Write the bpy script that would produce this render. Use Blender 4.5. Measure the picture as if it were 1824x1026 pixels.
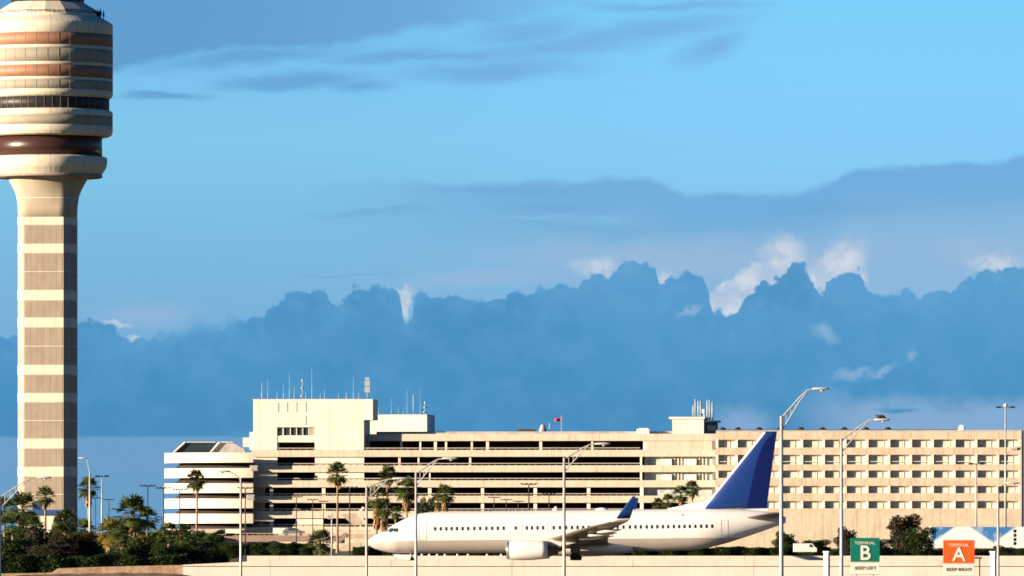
import bpy, bmesh, math, random
from mathutils import Vector, Matrix
R = math.radians
scene = bpy.context.scene
for o in list(bpy.data.objects): bpy.data.objects.remove(o)
col = scene.collection

# ------------------------------------------------------------------ camera, sky, sun, exposure
F, CX, HY, EZ = 15000.0, 912.0, 951.0, 2.9          # long lens in photo pixels, centre column, horizon row, eye height
cam = bpy.data.objects.new('camera', bpy.data.cameras.new('camera')); col.objects.link(cam)
cam.location = (0, 0, EZ); cam.rotation_euler = (R(90), 0, 0)
cam.data.sensor_width = 36; cam.data.lens = F/1824*36
cam.data.shift_y = (HY-513)/1824; cam.data.clip_start = 1; cam.data.clip_end = 60000
scene.camera = cam
SUN_AZ, SUN_EL = 68.0, 9.0                          # degrees left of the camera, degrees up
EXPO = 1.36
to_sun = Vector((-math.sin(R(SUN_AZ))*math.cos(R(SUN_EL)), -math.cos(R(SUN_AZ))*math.cos(R(SUN_EL)), math.sin(R(SUN_EL))))
sd = bpy.data.lights.new('sun', 'SUN'); sd.energy = 5.0; sd.angle = R(0.5); sd.color = (1.0, 0.785, 0.565)
so = bpy.data.objects.new('sun', sd); col.objects.link(so)
so.rotation_euler = (-to_sun).to_track_quat('-Z', 'Y').to_euler()
scene.view_settings.view_transform = 'Standard'; scene.view_settings.look = 'None'
scene.view_settings.exposure = EXPO; scene.view_settings.gamma = 1
scene.render.engine = 'CYCLES'
scene.cycles.max_bounces = 6
scene.cycles.pixel_filter_type = 'BLACKMAN_HARRIS'; scene.cycles.filter_width = 1.65

def lin(c):
    c = c/255.0
    return c/12.92 if c <= 0.04045 else ((c+0.055)/1.055)**2.4
def hexlin(h): return tuple(lin(int(h[i:i+2], 16)) for i in (0, 2, 4))

class NT:
    """small helper that writes node maths"""
    def __init__(s, tree): s.t = tree; s.n = tree.nodes; s.l = tree.links
    def new(s, kind, **kw):
        n = s.n.new(kind)
        for k, v in kw.items(): setattr(n, k, v)
        return n
    def put(s, sock, v):
        if isinstance(v, bpy.types.NodeSocket): s.l.new(v, sock)
        else: sock.default_value = v
    def m(s, op, a, b=None, c=None, clamp=False):
        n = s.new('ShaderNodeMath', operation=op, use_clamp=clamp)
        s.put(n.inputs[0], a)
        if b is not None: s.put(n.inputs[1], b)
        if c is not None: s.put(n.inputs[2], c)
        return n.outputs[0]
    def ss(s, v, a, b, lo=0.0, hi=1.0):
        n = s.new('ShaderNodeMapRange', interpolation_type='SMOOTHSTEP')
        s.put(n.inputs['Value'], v); s.put(n.inputs['From Min'], a); s.put(n.inputs['From Max'], b)
        s.put(n.inputs['To Min'], lo); s.put(n.inputs['To Max'], hi)
        return n.outputs['Result']
    def mix(s, f, a, b, mode='MIX'):
        n = s.new('ShaderNodeMix', data_type='RGBA', blend_type=mode)
        s.put(n.inputs[0], f)
        for sock, v in ((n.inputs[6], a), (n.inputs[7], b)):
            if isinstance(v, tuple) and len(v) == 3: v = (*v, 1)
            s.put(sock, v)
        return n.outputs[2]
    def vec(s, x, y, z=0.0):
        n = s.new('ShaderNodeCombineXYZ')
        for i, v in enumerate((x, y, z)): s.put(n.inputs[i], v)
        return n.outputs[0]
    def noise(s, v, scale, detail=3, rough=0.5, out='Fac'):
        n = s.new('ShaderNodeTexNoise'); s.put(n.inputs['Vector'], v)
        n.inputs['Scale'].default_value = scale; n.inputs['Detail'].default_value = detail; n.inputs['Roughness'].default_value = rough
        return n.outputs[out]
    def curve(s, x, pts, x0, x1, y0, y1):
        n = s.new('ShaderNodeFloatCurve'); c = n.mapping.curves[0]
        q = [((a-x0)/(x1-x0), (b-y0)/(y1-y0)) for a, b in pts]
        c.points[0].location = q[0]; c.points[-1].location = q[-1]
        for p in q[1:-1]: c.points.new(*p)
        for p in c.points: p.handle_type = 'AUTO_CLAMPED'
        n.mapping.update()
        s.put(n.inputs['Value'], s.m('MULTIPLY_ADD', x, 1000/(x1-x0), -x0/(x1-x0), clamp=True))
        return s.m('MULTIPLY_ADD', n.outputs[0], (y1-y0), y0)

def make_world():
    w = bpy.data.worlds.new('World'); scene.world = w; w.use_nodes = True
    t = w.node_tree; t.nodes.clear(); g = NT(t)
    STR = 0.05
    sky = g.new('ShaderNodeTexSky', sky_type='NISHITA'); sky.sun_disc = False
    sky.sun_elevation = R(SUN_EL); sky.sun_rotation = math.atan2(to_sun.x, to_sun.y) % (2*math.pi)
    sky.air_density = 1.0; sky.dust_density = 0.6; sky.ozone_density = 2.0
    tc = g.new('ShaderNodeTexCoord'); sp = g.new('ShaderNodeSeparateXYZ'); g.l.new(tc.outputs['Generated'], sp.inputs[0])
    X, Y, Z = sp.outputs
    yy = g.m('MAXIMUM', Y, 0.05)
    # azimuth and elevation, in thousandths of the lens' pixel so that distances read like the photograph
    u = g.m('MULTIPLY_ADD', g.m('DIVIDE', X, yy), F/1000, CX/1000)
    v = g.m('MULTIPLY_ADD', g.m('DIVIDE', Z, yy), -F/1000, HY/1000)
    P = g.vec(u, v, 0.3)
    Pw = g.vec(g.m('MULTIPLY', u, 0.35), v, 0.7)                 # stretched sideways for strata
    n_w = g.m('SUBTRACT', g.noise(Pw, 9, 5, 0.55), 0.5)
    n_w2 = g.m('SUBTRACT', g.noise(Pw, 32, 4, 0.6), 0.5)
    n_c = g.m('SUBTRACT', g.noise(P, 16, 4, 0.55), 0.5)
    n_f = g.m('SUBTRACT', g.noise(P, 60, 4, 0.6), 0.5)
    vo = g.new('ShaderNodeTexVoronoi', feature='SMOOTH_F1'); g.put(vo.inputs['Vector'], g.vec(g.m('ADD', u, g.m('MULTIPLY', n_f, .01)), g.m('ADD', v, g.m('MULTIPLY', n_f, .01)), .2))
    vo.inputs['Scale'].default_value = 34; vo.inputs['Smoothness'].default_value = .25
    bil = g.m('SUBTRACT', vo.outputs['Distance'], 0.42)
    vo2 = g.new('ShaderNodeTexVoronoi', feature='SMOOTH_F1'); g.put(vo2.inputs['Vector'], g.vec(g.m('ADD', u, g.m('MULTIPLY', n_f, .008)), v, .6)); vo2.inputs['Scale'].default_value = 85; vo2.inputs['Smoothness'].default_value = .2
    bil = g.m('ADD', bil, g.m('MULTIPLY', g.m('SUBTRACT', vo2.outputs['Distance'], 0.42), 0.38))
    vd = g.m('ADD', v, g.m('ADD', g.m('MULTIPLY', n_w, 0.06), g.m('MULTIPLY', n_w2, 0.026)))
    ud = g.m('ADD', u, g.m('MULTIPLY', n_c, 0.05))
    def blob(cx, cy, rx, ry, tilt=0.0, soft=0.8, uu=None, vv=None):
        uu = uu or ud; vv = vv or vd
        dx = g.m('SUBTRACT', uu, cx/1000); dy = g.m('SUBTRACT', vv, cy/1000)
        dy = g.m('SUBTRACT', dy, g.m('MULTIPLY', dx, tilt))
        d = g.m('SQRT', g.m('ADD', g.m('POWER', g.m('ABSOLUTE', g.m('DIVIDE', dx, rx/1000)), 2.0), g.m('POWER', g.m('ABSOLUTE', g.m('DIVIDE', dy, ry/1000)), 2.0)))
        return g.ss(d, 1.0, 1.0-soft)
    def union(a, b): return g.m('MAXIMUM', a, b)
    # clear sky
    def ramp(val, stops):
        n = g.new('ShaderNodeValToRGB'); g.put(n.inputs[0], val); e = n.color_ramp.elements
        while len(e) < len(stops): e.new(0.5)
        for k, (p, h) in enumerate(stops): e[k].position = p; e[k].color = (*hexlin(h), 1)
        return n.outputs[0]
    left = ramp(v, [(0.0, '6FB6E6'), (0.15, '7CC4EE'), (0.25, '82C8EA'), (0.38, '7DBFE3'), (0.5, '7BB6DC'), (0.62, '76AED8')])
    right = ramp(v, [(0.0, '7ED0FB'), (0.15, '83CFFB'), (0.28, '86CCF6'), (0.38, '86C4EE'), (0.5, '83B9E0'), (0.62, '7CB0DA')])
    c = g.mix(g.ss(u, 0.25, 1.5), left, right)
    # upper grey-blue sheet and streaks
    e1 = g.curve(u, [(0, 140), (200, 128), (300, 112), (450, 94), (560, 84), (660, 70), (760, 56), (900, 45), (1000, 22), (1100, 8), (1250, 0), (1824, 0)], 0, 1824, 0, 1000)
    e1 = g.m('MULTIPLY_ADD', n_c, 0.03, g.m('MULTIPLY', e1, 0.001))
    top = g.ss(g.m('SUBTRACT', e1, vd), -0.004, 0.022)
    top = g.m('MULTIPLY', top, g.ss(u, 1.15, 0.7))
    st = blob(800, 103, 230, 13, -0.02, .9)
    for b in ((1030, 76, 380, 42, -0.17, 1), (1170, 52, 280, 40, -0.14, 1), (1270, 85, 100, 38, -0.3, 1), (520, 148, 200, 30, -0.03, .8), (640, 160, 110, 24, 0, 1), (880, 130, 260, 36, -0.06, .95), (700, 100, 200, 26, -.05, 1), (290, 171, 125, 13, 0.03, .9), (1200, 5, 260, 16, 0, 1), (940, 55, 150, 36, -.12, 1), (450, 100, 300, 24, -.1, 1)):
        st = union(st, blob(*b))
    hi = g.m('MAXIMUM', top, g.m('MULTIPLY', st, 0.85))
    c = g.mix(g.m('MULTIPLY', hi, 0.92), c, g.mix(g.ss(u, 0.2, 1.2), hexlin('5F9CCE'), hexlin('76AEDC')))
    # middle strata with a defined upper edge
    e2 = g.curve(u, [(0, 520), (300, 420), (480, 380), (560, 335), (600, 320), (700, 318), (800, 322), (1000, 320), (1100, 312), (1145, 313), (1190, 328), (1230, 340), (1300, 340), (1420, 336), (1480, 322), (1510, 300), (1570, 293), (1700, 287), (1824, 272)], 0, 1824, 0, 1000)
    d2 = g.m('SUBTRACT', g.m('ADD', v, g.m('MULTIPLY_ADD', n_c, .02, g.m('MULTIPLY', n_w2, .022))), g.m('MULTIPLY', e2, 0.001))
    m2 = g.m('MULTIPLY', g.ss(d2, -0.003, 0.014), g.ss(u, 0.45, 1.0))
    fade2 = g.ss(g.m('ADD', d2, g.m('MULTIPLY', n_w, .05)), 0.03, 0.15)
    c2 = g.mix(fade2, g.mix(g.ss(u, .6, 1.5), hexlin('76B0DA'), hexlin('70ACDB')), g.mix(g.ss(u, .8, 1.4), hexlin('7EB6DD'), hexlin('8CB8DC')))
    c = g.mix(g.m('MULTIPLY', m2, 0.93), c, c2)
    s2 = blob(660, 374, 170, 11, -0.02, .9)
    for b in ((1000, 372, 160, 12, .02, 1), (900, 343, 230, 14, 0, 1), (1100, 408, 240, 12, 0, 1), (1500, 375, 200, 24, 0, 1), (620, 490, 160, 6, 0, 1)): s2 = union(s2, blob(*b))
    c = g.mix(g.m('MULTIPLY', s2, 0.5), c, hexlin('6FA9D6'))
    s3 = union(blob(960, 387, 120, 8, 0, 1), blob(1080, 388, 50, 10, 0, 1))
    c = g.mix(g.m('MULTIPLY', s3, 0.6), c, hexlin('82C2E4'))
    # pale veil over the bank
    pv = blob(1180, 455, 560, 60, 0, 1)
    for b in ((1750, 450, 140, 45, 0, 1), (850, 495, 240, 28, -.05, 1), (260, 560, 150, 35, 0, 1)): pv = union(pv, blob(*b))
    c = g.mix(g.m('MULTIPLY', pv, 0.5), c, hexlin('A3BCDB'))
    # sunlit cumulus heads behind the bank
    uc = g.m('ADD', u, g.m('MULTIPLY', n_f, 0.02)); vc = g.m('ADD', v, g.m('ADD', g.m('MULTIPLY', n_f, 0.025), g.m('MULTIPLY', bil, -0.012)))
    wm = blob(1395, 455, 56, 50, 0, .75, uc, vc)
    for b in ((1345, 500, 66, 46, -.4, .5), (1305, 530, 66, 44, -.5, .4), (1285, 548, 45, 18, -.4, .5), (1500, 468, 62, 58, -.4, .8), (1465, 490, 35, 45, 0, .6), (722, 535, 13, 34, 0, .5), (720, 520, 26, 14, 0, .9),
              (238, 598, 14, 9, 0, .9), (210, 575, 36, 9, .1, .9), (1060, 475, 60, 26, 0, 1), (1185, 495, 26, 26, 0, 1), (1770, 468, 70, 26, 0, 1), (1420, 510, 80, 30, 0, .9), (1530, 500, 26, 40, 0, 1)):
        wm = union(wm, blob(*b, uc, vc))
    shade = g.noise(P, 26, 3, .5)
    wc = g.mix(g.ss(shade, 0.35, 0.65), hexlin('AEC4DE'), hexlin('D2DAE5'))
    wc = g.mix(g.ss(u, 0.9, 0.6), wc, hexlin('B9CCDE'))
    c = g.mix(g.m('MULTIPLY', wm, 0.95), c, wc)
    # the big blue bank
    hb = g.curve(u, [(0, 590), (30, 600), (110, 580), (145, 569), (165, 566), (190, 573), (215, 590), (240, 603), (270, 601), (300, 597), (335, 580), (355, 566), (380, 580), (410, 574), (440, 566), (465, 566), (480, 548), (510, 526), (545, 516), (575, 517), (595, 538), (606, 544), (618, 528), (632, 511), (660, 507), (695, 509), (712, 520), (720, 560), (728, 560), (738, 535), (752, 519), (790, 518), (830, 526), (880, 526), (930, 518), (980, 506), (1030, 501), (1062, 490), (1085, 484), (1105, 466), (1130, 455), (1155, 466), (1170, 484), (1176, 505), (1195, 493), (1225, 487), (1250, 491), (1259, 505), (1264, 530), (1272, 555), (1298, 556), (1318, 541), (1340, 512), (1375, 500), (1400, 484), (1420, 469), (1440, 480), (1452, 500), (1463, 517), (1478, 496), (1505, 482), (1527, 477), (1540, 500), (1570, 514), (1640, 518), (1690, 514), (1720, 492), (1755, 480), (1800, 471), (1824, 476)], 0, 1824, 400, 650)
    db = g.m('SUBTRACT', g.m('ADD', v, g.m('ADD', g.m('MULTIPLY', bil, -0.025), g.m('MULTIPLY', n_f, 0.017))), g.m('MULTIPLY', hb, 0.001))
    soft = g.ss(g.m('ABSOLUTE', g.m('SUBTRACT', u, 0.36)), 0.10, 0.02, 0.0, 0.022)
    bank = g.ss(db, g.m('SUBTRACT', -0.003, soft), g.m('ADD', 0.004, soft))
    bc = ramp(g.m('ADD', v, g.m('MULTIPLY', n_w, .06)), [(0.48, '5CA0D0'), (0.58, '539ACC'), (0.68, '4B94C6'), (0.77, '478DBD')])
    n_b = g.noise(g.vec(g.m('MULTIPLY', u, .6), v, 1.9), 5, 4, .55)
    bl = g.mix(g.m('MULTIPLY', g.ss(n_b, .45, .68), .45), bc, hexlin('3F86B9'))
    bl = g.mix(g.m('MULTIPLY', g.ss(n_c, -.15, .25), .26), bl, hexlin('6BA7D4'))
    bl = g.mix(g.m('MULTIPLY', g.m('MULTIPLY', g.ss(bil, .1, -.4), g.ss(db, .12, 0.0)), .22), bl, hexlin('79B2DE'))
    rim = g.m('MULTIPLY', g.ss(db, 0.05, 0.0), g.ss(n_c, -.1, .15))
    bl = g.mix(g.m('MULTIPLY', rim, .25), bl, hexlin('6CA8DA'))
    c = g.mix(bank, c, bl)
    # wisps inside and under it
    wi = blob(1470, 592, 36, 26, .5, 1, uc, vc)
    for b in ((1520, 665, 55, 16, -.15, .9), (1625, 630, 14, 16, 0, 1), (1577, 520, 16, 12, 0, 1), (1228, 552, 34, 12, -.3, .9), (1570, 660, 40, 14, -.4, 1)):
        wi = union(wi, blob(*b, uc, vc))
    c = g.mix(g.m('MULTIPLY', wi, 0.5), c, hexlin('A4C2DE'))
    lo = g.m('MULTIPLY', g.ss(g.m('ADD', vd, g.m('MULTIPLY', n_c, .05)), 0.685, 0.735), g.ss(u, 1.38, 1.55))
    lo = union(lo, blob(1320, 755, 90, 50, 0, 1, uc, vc))
    lo = g.m('SUBTRACT', lo, g.m('MULTIPLY', blob(1600, 722, 60, 7, -.05, .9), .7), clamp=True)
    c = g.mix(g.m('MULTIPLY', lo, 0.8), c, hexlin('8FB2D6'))
    cut = g.m('MULTIPLY', g.ss(g.m('ADD', v, g.m('MULTIPLY', n_w2, .012)), 0.774, 0.781), g.ss(u, 0.75, 0.45))
    c = g.mix(cut, c, g.mix(g.ss(v, .78, .95), hexlin('6E9FC9'), hexlin('6AA0C8')))
    sc = g.new('ShaderNodeVectorMath', operation='SCALE'); g.put(sc.inputs[0], c); sc.inputs['Scale'].default_value = 1/STR/2**EXPO
    wgt = g.m('MULTIPLY', g.ss(Y, 0.88, 0.97), g.ss(Z, 0.30, 0.10))
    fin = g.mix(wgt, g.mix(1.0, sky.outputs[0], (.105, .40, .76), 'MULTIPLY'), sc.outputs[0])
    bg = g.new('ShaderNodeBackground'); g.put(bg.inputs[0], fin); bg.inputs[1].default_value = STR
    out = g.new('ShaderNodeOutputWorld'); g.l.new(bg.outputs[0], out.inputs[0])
    w.cycles.sampling_method = 'MANUAL'; w.cycles.sample_map_resolution = 512
make_world()

# ------------------------------------------------------------------ helpers
def tag(o, label=None, cat=None, group=None, kind=None):
    if label: o['label'] = label
    if cat: o['category'] = cat
    if group: o['group'] = group
    if kind: o['kind'] = kind
    return o
def empty(name, loc=(0, 0, 0), rz=0.0, label=None, cat=None, group=None):
    o = bpy.data.objects.new(name, None); col.objects.link(o); o.location = loc; o.rotation_euler = (0, 0, rz)
    return tag(o, label, cat, group)
def copy_tree(o, parent=None):
    c = o.copy(); col.objects.link(c)
    if parent: c.parent = parent
    for ch in o.children: copy_tree(ch, c)
    return c
def px(x, y, d): return Vector(((x-CX)/F*d, d, EZ+(HY-y)/F*d))
def pz(y, d): return EZ+(HY-y)/F*d
def pxx(x, d): return (x-CX)/F*d

class MB:
    def __init__(s): s.b = bmesh.new()
    def face(s, pts, mi=0, smooth=False):
        f = s.b.faces.new([s.b.verts.new(p) for p in pts]); f.material_index = mi; f.smooth = smooth; return f
    def box(s, x0, x1, y0, y1, z0, z1, mi=0):
        if x0 > x1: x0, x1 = x1, x0
        if y0 > y1: y0, y1 = y1, y0
        if z0 > z1: z0, z1 = z1, z0
        v = [s.b.verts.new((x, y, z)) for z in (z0, z1) for y in (y0, y1) for x in (x0, x1)]
        for q in ((0, 2, 3, 1), (4, 5, 7, 6), (0, 1, 5, 4), (2, 6, 7, 3), (0, 4, 6, 2), (1, 3, 7, 5)):
            s.b.faces.new([v[i] for i in q]).material_index = mi
        return s
    def bevel(s, w, seg=1):
        bmesh.ops.bevel(s.b, geom=list(s.b.edges), offset=w, segments=seg, affect='EDGES'); return s
    def prism(s, poly, y0, y1, mi=0):
        """poly in x,z extruded along y"""
        a = [s.b.verts.new((p[0], y0, p[1])) for p in poly]; b = [s.b.verts.new((p[0], y1, p[1])) for p in poly]
        n = len(poly)
        s.b.faces.new(a).material_index = mi; s.b.faces.new(b[::-1]).material_index = mi
        for i in range(n): s.b.faces.new((a[i], b[i], b[(i+1) % n], a[(i+1) % n])).material_index = mi
        return s
    def tube(s, p0, p1, r0, r1=None, n=8, cap=True):
        r1 = r0 if r1 is None else r1
        p0, p1 = Vector(p0), Vector(p1); d = (p1-p0).normalized()
        a = d.orthogonal().normalized(); c = d.cross(a)
        A = []; B = []
        for i in range(n):
            t = 2*math.pi*i/n; o = a*math.cos(t)+c*math.sin(t)
            A.append(s.b.verts.new(p0+o*r0)); B.append(s.b.verts.new(p1+o*r1))
        for i in range(n):
            f = s.b.faces.new((A[i], A[(i+1) % n], B[(i+1) % n], B[i])); f.smooth = n > 6
        if cap: s.b.faces.new(A[::-1]); s.b.faces.new(B)
        return s
    def lathe(s, prof, n=48, c=(0, 0), a0=0.0, a1=360.0, smooth=True, mi=0):
        full = abs(a1-a0-360) < 1e-6; m = n if full else n+1; rings = []
        for r, z in prof:
            rings.append([s.b.verts.new((c[0]+r*math.cos(R(a0+(a1-a0)*i/n)), c[1]+r*math.sin(R(a0+(a1-a0)*i/n)), z)) for i in range(m)])
        for k in range(len(prof)-1):
            for i in range(n):
                j = (i+1) % m
                f = s.b.faces.new((rings[k][i], rings[k][j], rings[k+1][j], rings[k+1][i])); f.smooth = smooth; f.material_index = mi
        return s
    def loft(s, rings, closed=True, caps=True, smooth=True, mi=0):
        V = [[s.b.verts.new(p) for p in r] for r in rings]; n = len(V[0])
        for k in range(len(V)-1):
            for i in range(n if closed else n-1):
                j = (i+1) % n; f = s.b.faces.new((V[k][i], V[k][j], V[k+1][j], V[k+1][i])); f.smooth = smooth; f.material_index = mi
        if caps: s.b.faces.new(V[0][::-1]).material_index = mi; s.b.faces.new(V[-1]).material_index = mi
        return s
    def build(s, name, mat, parent=None, label=None, normals=True):
        if normals: bmesh.ops.recalc_face_normals(s.b, faces=s.b.faces)
        me = bpy.data.meshes.new(name); s.b.to_mesh(me); s.b.free()
        for m in (mat if isinstance(mat, (list, tuple)) else [mat]): me.materials.append(m)
        o = bpy.data.objects.new(name, me); col.objects.link(o)
        if parent: o.parent = parent
        if label: o['label'] = label
        return o

# ------------------------------------------------------------------ materials
def pbr(name, c, rough=0.8, metal=0.0, spec=None):
    m = bpy.data.materials.new(name); m.use_nodes = True; b = m.node_tree.nodes['Principled BSDF']
    b.inputs['Base Color'].default_value = (*c, 1); b.inputs['Roughness'].default_value = rough; b.inputs['Metallic'].default_value = metal
    if spec is not None: b.inputs['Specular IOR Level'].default_value = spec
    return m
def varied(name, c, c2=None, scale=0.5, rough=0.85, metal=0.0, streak=0.0, joint=0.0, jaxis=0, grime=0.0, bump=0.0):
    """stained, jointed mineral surface in object space"""
    m = pbr(name, c, rough, metal); g = NT(m.node_tree); b = m.node_tree.nodes['Principled BSDF']
    tc = g.new('ShaderNodeTexCoord').outputs['Object']
    c2 = c2 or tuple(x*0.72 for x in c)
    f = g.ss(g.noise(tc, scale, 5, 0.6), 0.35, 0.72)
    k = g.mix(f, c, c2)
    sp = g.new('ShaderNodeSeparateXYZ'); g.l.new(tc, sp.inputs[0])
    if streak:
        sv = g.vec(g.m('MULTIPLY', sp.outputs[0], 1.3), g.m('MULTIPLY', sp.outputs[1], 1.3), g.m('MULTIPLY', sp.outputs[2], 0.12))
        k = g.mix(g.m('MULTIPLY', g.ss(g.noise(sv, 1.0, 4, .6), .48, .75), streak), k, tuple(x*0.45 for x in c))
    if grime:
        k = g.mix(g.m('MULTIPLY', g.ss(g.noise(tc, scale*4, 5, .7), .5, .8), grime), k, (c[0]*.5, c[1]*.42, c[2]*.35))
    if joint:
        ja = sp.outputs[jaxis] if jaxis < 3 else g.m('MULTIPLY', g.m('ARCTAN2', sp.outputs[1], sp.outputs[0]), 11.6)
        q = g.m('ABSOLUTE', g.m('SUBTRACT', g.m('FRACT', g.m('DIVIDE', ja, joint)), 0.5))
        k = g.mix(g.ss(q, 0.5-0.07/joint, 0.5-0.03/joint, 0, 0.6), k, tuple(x*0.45 for x in c))
    g.put(b.inputs['Base Color'], k)
    if bump:
        bp = g.new('ShaderNodeBump'); bp.inputs['Strength'].default_value = bump; bp.inputs['Distance'].default_value = 0.05
        g.put(bp.inputs['Height'], g.noise(tc, 6, 4, .6)); g.put(b.inputs['Normal'], bp.outputs[0])
    return m
def leafmat(name, a, b2, rough=0.6, trans=0.25):
    m = pbr(name, a, rough); g = NT(m.node_tree); b = m.node_tree.nodes['Principled BSDF']
    geo = g.new('ShaderNodeNewGeometry'); tc = g.new('ShaderNodeTexCoord').outputs['Object']
    f = g.m('ADD', g.m('MULTIPLY', geo.outputs['Random Per Island'], .6), g.m('MULTIPLY', g.ss(g.noise(tc, .8, 2), .35, .65), .4))
    k = g.mix(f, a, b2); g.put(b.inputs['Base Color'], k)
    b.inputs['Specular IOR Level'].default_value = .25
    if trans:
        tr = g.new('ShaderNodeBsdfTranslucent'); g.put(tr.inputs[0], k)
        mx = g.new('ShaderNodeMixShader'); mx.inputs[0].default_value = trans
        out = [n for n in g.n if n.type == 'OUTPUT_MATERIAL'][0]
        g.l.new(b.outputs[0], mx.inputs[1]); g.l.new(tr.outputs[0], mx.inputs[2]); g.l.new(mx.outputs[0], out.inputs[0])
    return m
M = {}
M['cream'] = varied('cream_concrete', (.62, .55, .445), (.55, .48, .375), .25, streak=.5, joint=9.2, grime=.35)
M['cream2'] = varied('pale_concrete', (.78, .71, .62), (.72, .64, .54), .15, streak=.2, joint=7.0, grime=.1)
M['ramp'] = varied('ramp_concrete', (.76, .68, .56), (.70, .61, .49), .2, streak=.2)
M['tan'] = varied('tan_concrete', (.57, .49, .38), (.47, .395, .30), .3, streak=.55, joint=4.3, grime=.5)
M['white_wall'] = varied('white_render', (.82, .78, .68), (.78, .73, .62), .2)
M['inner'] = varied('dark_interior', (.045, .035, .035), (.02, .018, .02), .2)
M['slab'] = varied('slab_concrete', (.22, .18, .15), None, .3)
M['grey_rail'] = pbr('grey_rail', (.42, .37, .33), .6)
M['roofgrey'] = varied('roof_grey', (.42, .42, .42), None, .4)
M['brown_beam'] = varied('brown_beam', (.34, .25, .20), (.27, .2, .16), .3, streak=.4)
M['glass'] = pbr('dark_glass', (.03, .045, .055), .12, 0, .8)
M['hotel_glass'] = varied('hotel_glass', (.38, .46, .46), (.66, .68, .60), .9, rough=.4)
M['curtain'] = varied('curtain', (.68, .65, .56), (.42, .42, .38), 2.5)
M['frame_white'] = pbr('window_frame_white', (.75, .72, .64), .5)
M['tower_light'] = varied('tower_light_concrete', (.74, .67, .54), (.67, .60, .47), .5, streak=.25, grime=.2, joint=2.43, jaxis=3)
M['tower_rib'] = varied('tower_ribbed_panel', (.345, .29, .225), (.30, .25, .195), .5, joint=1.15, streak=.3, bump=.3)
M['tower_chamfer'] = varied('tower_corner_concrete', (.46, .40, .31), (.41, .35, .27), .4, streak=.2)
M['ring_grey'] = varied('ring_grey_panel', (.36, .33, .26), (.31, .28, .22), .5)
M['ring_brown'] = varied('ring_brown_panel', (.36, .185, .11), (.28, .14, .09), .4, rough=.6)
M['bronze'] = pbr('bronze_panel', (.05, .02, .016), .34, 0, .6)
M['black'] = pbr('black_metal', (.015, .015, .018), .5)
M['darkpole'] = pbr('dark_bronze_pole', (.05, .04, .035), .6)
M['galv'] = varied('galvanised_pole', (.50, .48, .45), (.38, .37, .35), 1.5, rough=.45, metal=.15)
M['lamphead'] = pbr('lamp_head_grey', (.55, .55, .55), .4)
M['lens'] = pbr('lamp_lens', (.75, .8, .82), .1, 0, .8)
M['antenna'] = pbr('antenna_white', (.30, .37, .44), .5)
M['plane_white'] = pbr('aircraft_white', (.86, .85, .83), .28, 0, .5)
M['wing_grey'] = varied('aircraft_wing_grey', (.12, .10, .085), (.09, .075, .065), .6, rough=.42)
M['fairing'] = pbr('aircraft_fairing', (.72, .68, .6), .35)
M['blue'] = varied('aircraft_blue', (.0015, .038, .22), (.0015, .033, .195), .3, rough=.5)
M['navy'] = pbr('aircraft_navy', (.001, .010, .11), .5, 0, .3)
M['alu'] = pbr('bare_aluminium', (.75, .73, .7), .25, .9)
M['exhaust'] = pbr('exhaust_metal', (.12, .1, .085), .4, .7)
M['tyre'] = pbr('tyre_rubber', (.018, .017, .016), .85)
M['grass'] = varied('dry_grass', (.09, .085, .03), (.14, .11, .045), .08)
M['soil'] = varied('embankment_soil', (.24, .155, .09), (.10, .08, .05), .6, grime=.6)
M['asphalt'] = varied('asphalt', (.05, .05, .05), (.065, .062, .06), .4)
M['taxi'] = varied('taxiway_concrete', (.26, .235, .2), (.2, .18, .16), .15, joint=7.5, jaxis=0)
M['wall'] = varied('retaining_wall_concrete', (.76, .70, .63), (.70, .63, .555), .12, joint=24.0, streak=.15)
M['coping'] = varied('coping_concrete', (.74, .68, .60), (.68, .61, .52), .2, streak=.3, grime=.2, joint=12.0)
M['dirtwall'] = varied('weathered_kerb_wall', (.44, .31, .21), (.27, .16, .10), .7, streak=.7, grime=.9, joint=2.4)
M['frond'] = leafmat('palm_frond', (.014, .032, .010), (.12, .155, .035))
M['frond_y'] = leafmat('palm_frond_yellow', (.12, .14, .025), (.30, .22, .05))
M['skirt'] = leafmat('dead_frond', (.22, .13, .07), (.36, .22, .12), .8, .1)
M['trunk'] = varied('palm_trunk', (.30, .21, .15), (.2, .14, .1), 2.0)
M['leaf'] = leafmat('shrub_leaf', (.008, .018, .006), (.05, .085, .018))
M['leaf_olive'] = leafmat('shrub_leaf_olive', (.02, .019, .011), (.065, .052, .026))
M['bark'] = varied('bark', (.12, .09, .065), None, 2)
M['green_sign'] = pbr('sign_green', (.0, .16, .115), .45)
M['orange_sign'] = pbr('sign_orange', (.92, .11, .012), .45)
M['sign_white'] = pbr('sign_white', (.80, .74, .66), .5)
M['sign_black'] = pbr('sign_black_letter', (.05, .03, .03), .6)
M['post_white'] = pbr('sign_post_white', (.8, .78, .72), .5)
M['flag'] = pbr('red_flag_cloth', (.42, .03, .045), .8)
M['car_white'] = pbr('car_white', (.8, .78, .74), .3); M['car_red'] = pbr('car_red', (.5, .03, .02), .3)
M['car_grey'] = pbr('car_grey', (.16, .18, .21), .3); M['car_dark'] = pbr('car_dark', (.03, .03, .035), .3)
M['teal'] = pbr('teal_roof', (.02, .2, .16), .6)
M['bluefascia'] = pbr('blue_fascia', (.03, .09, .24), .5)

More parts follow.
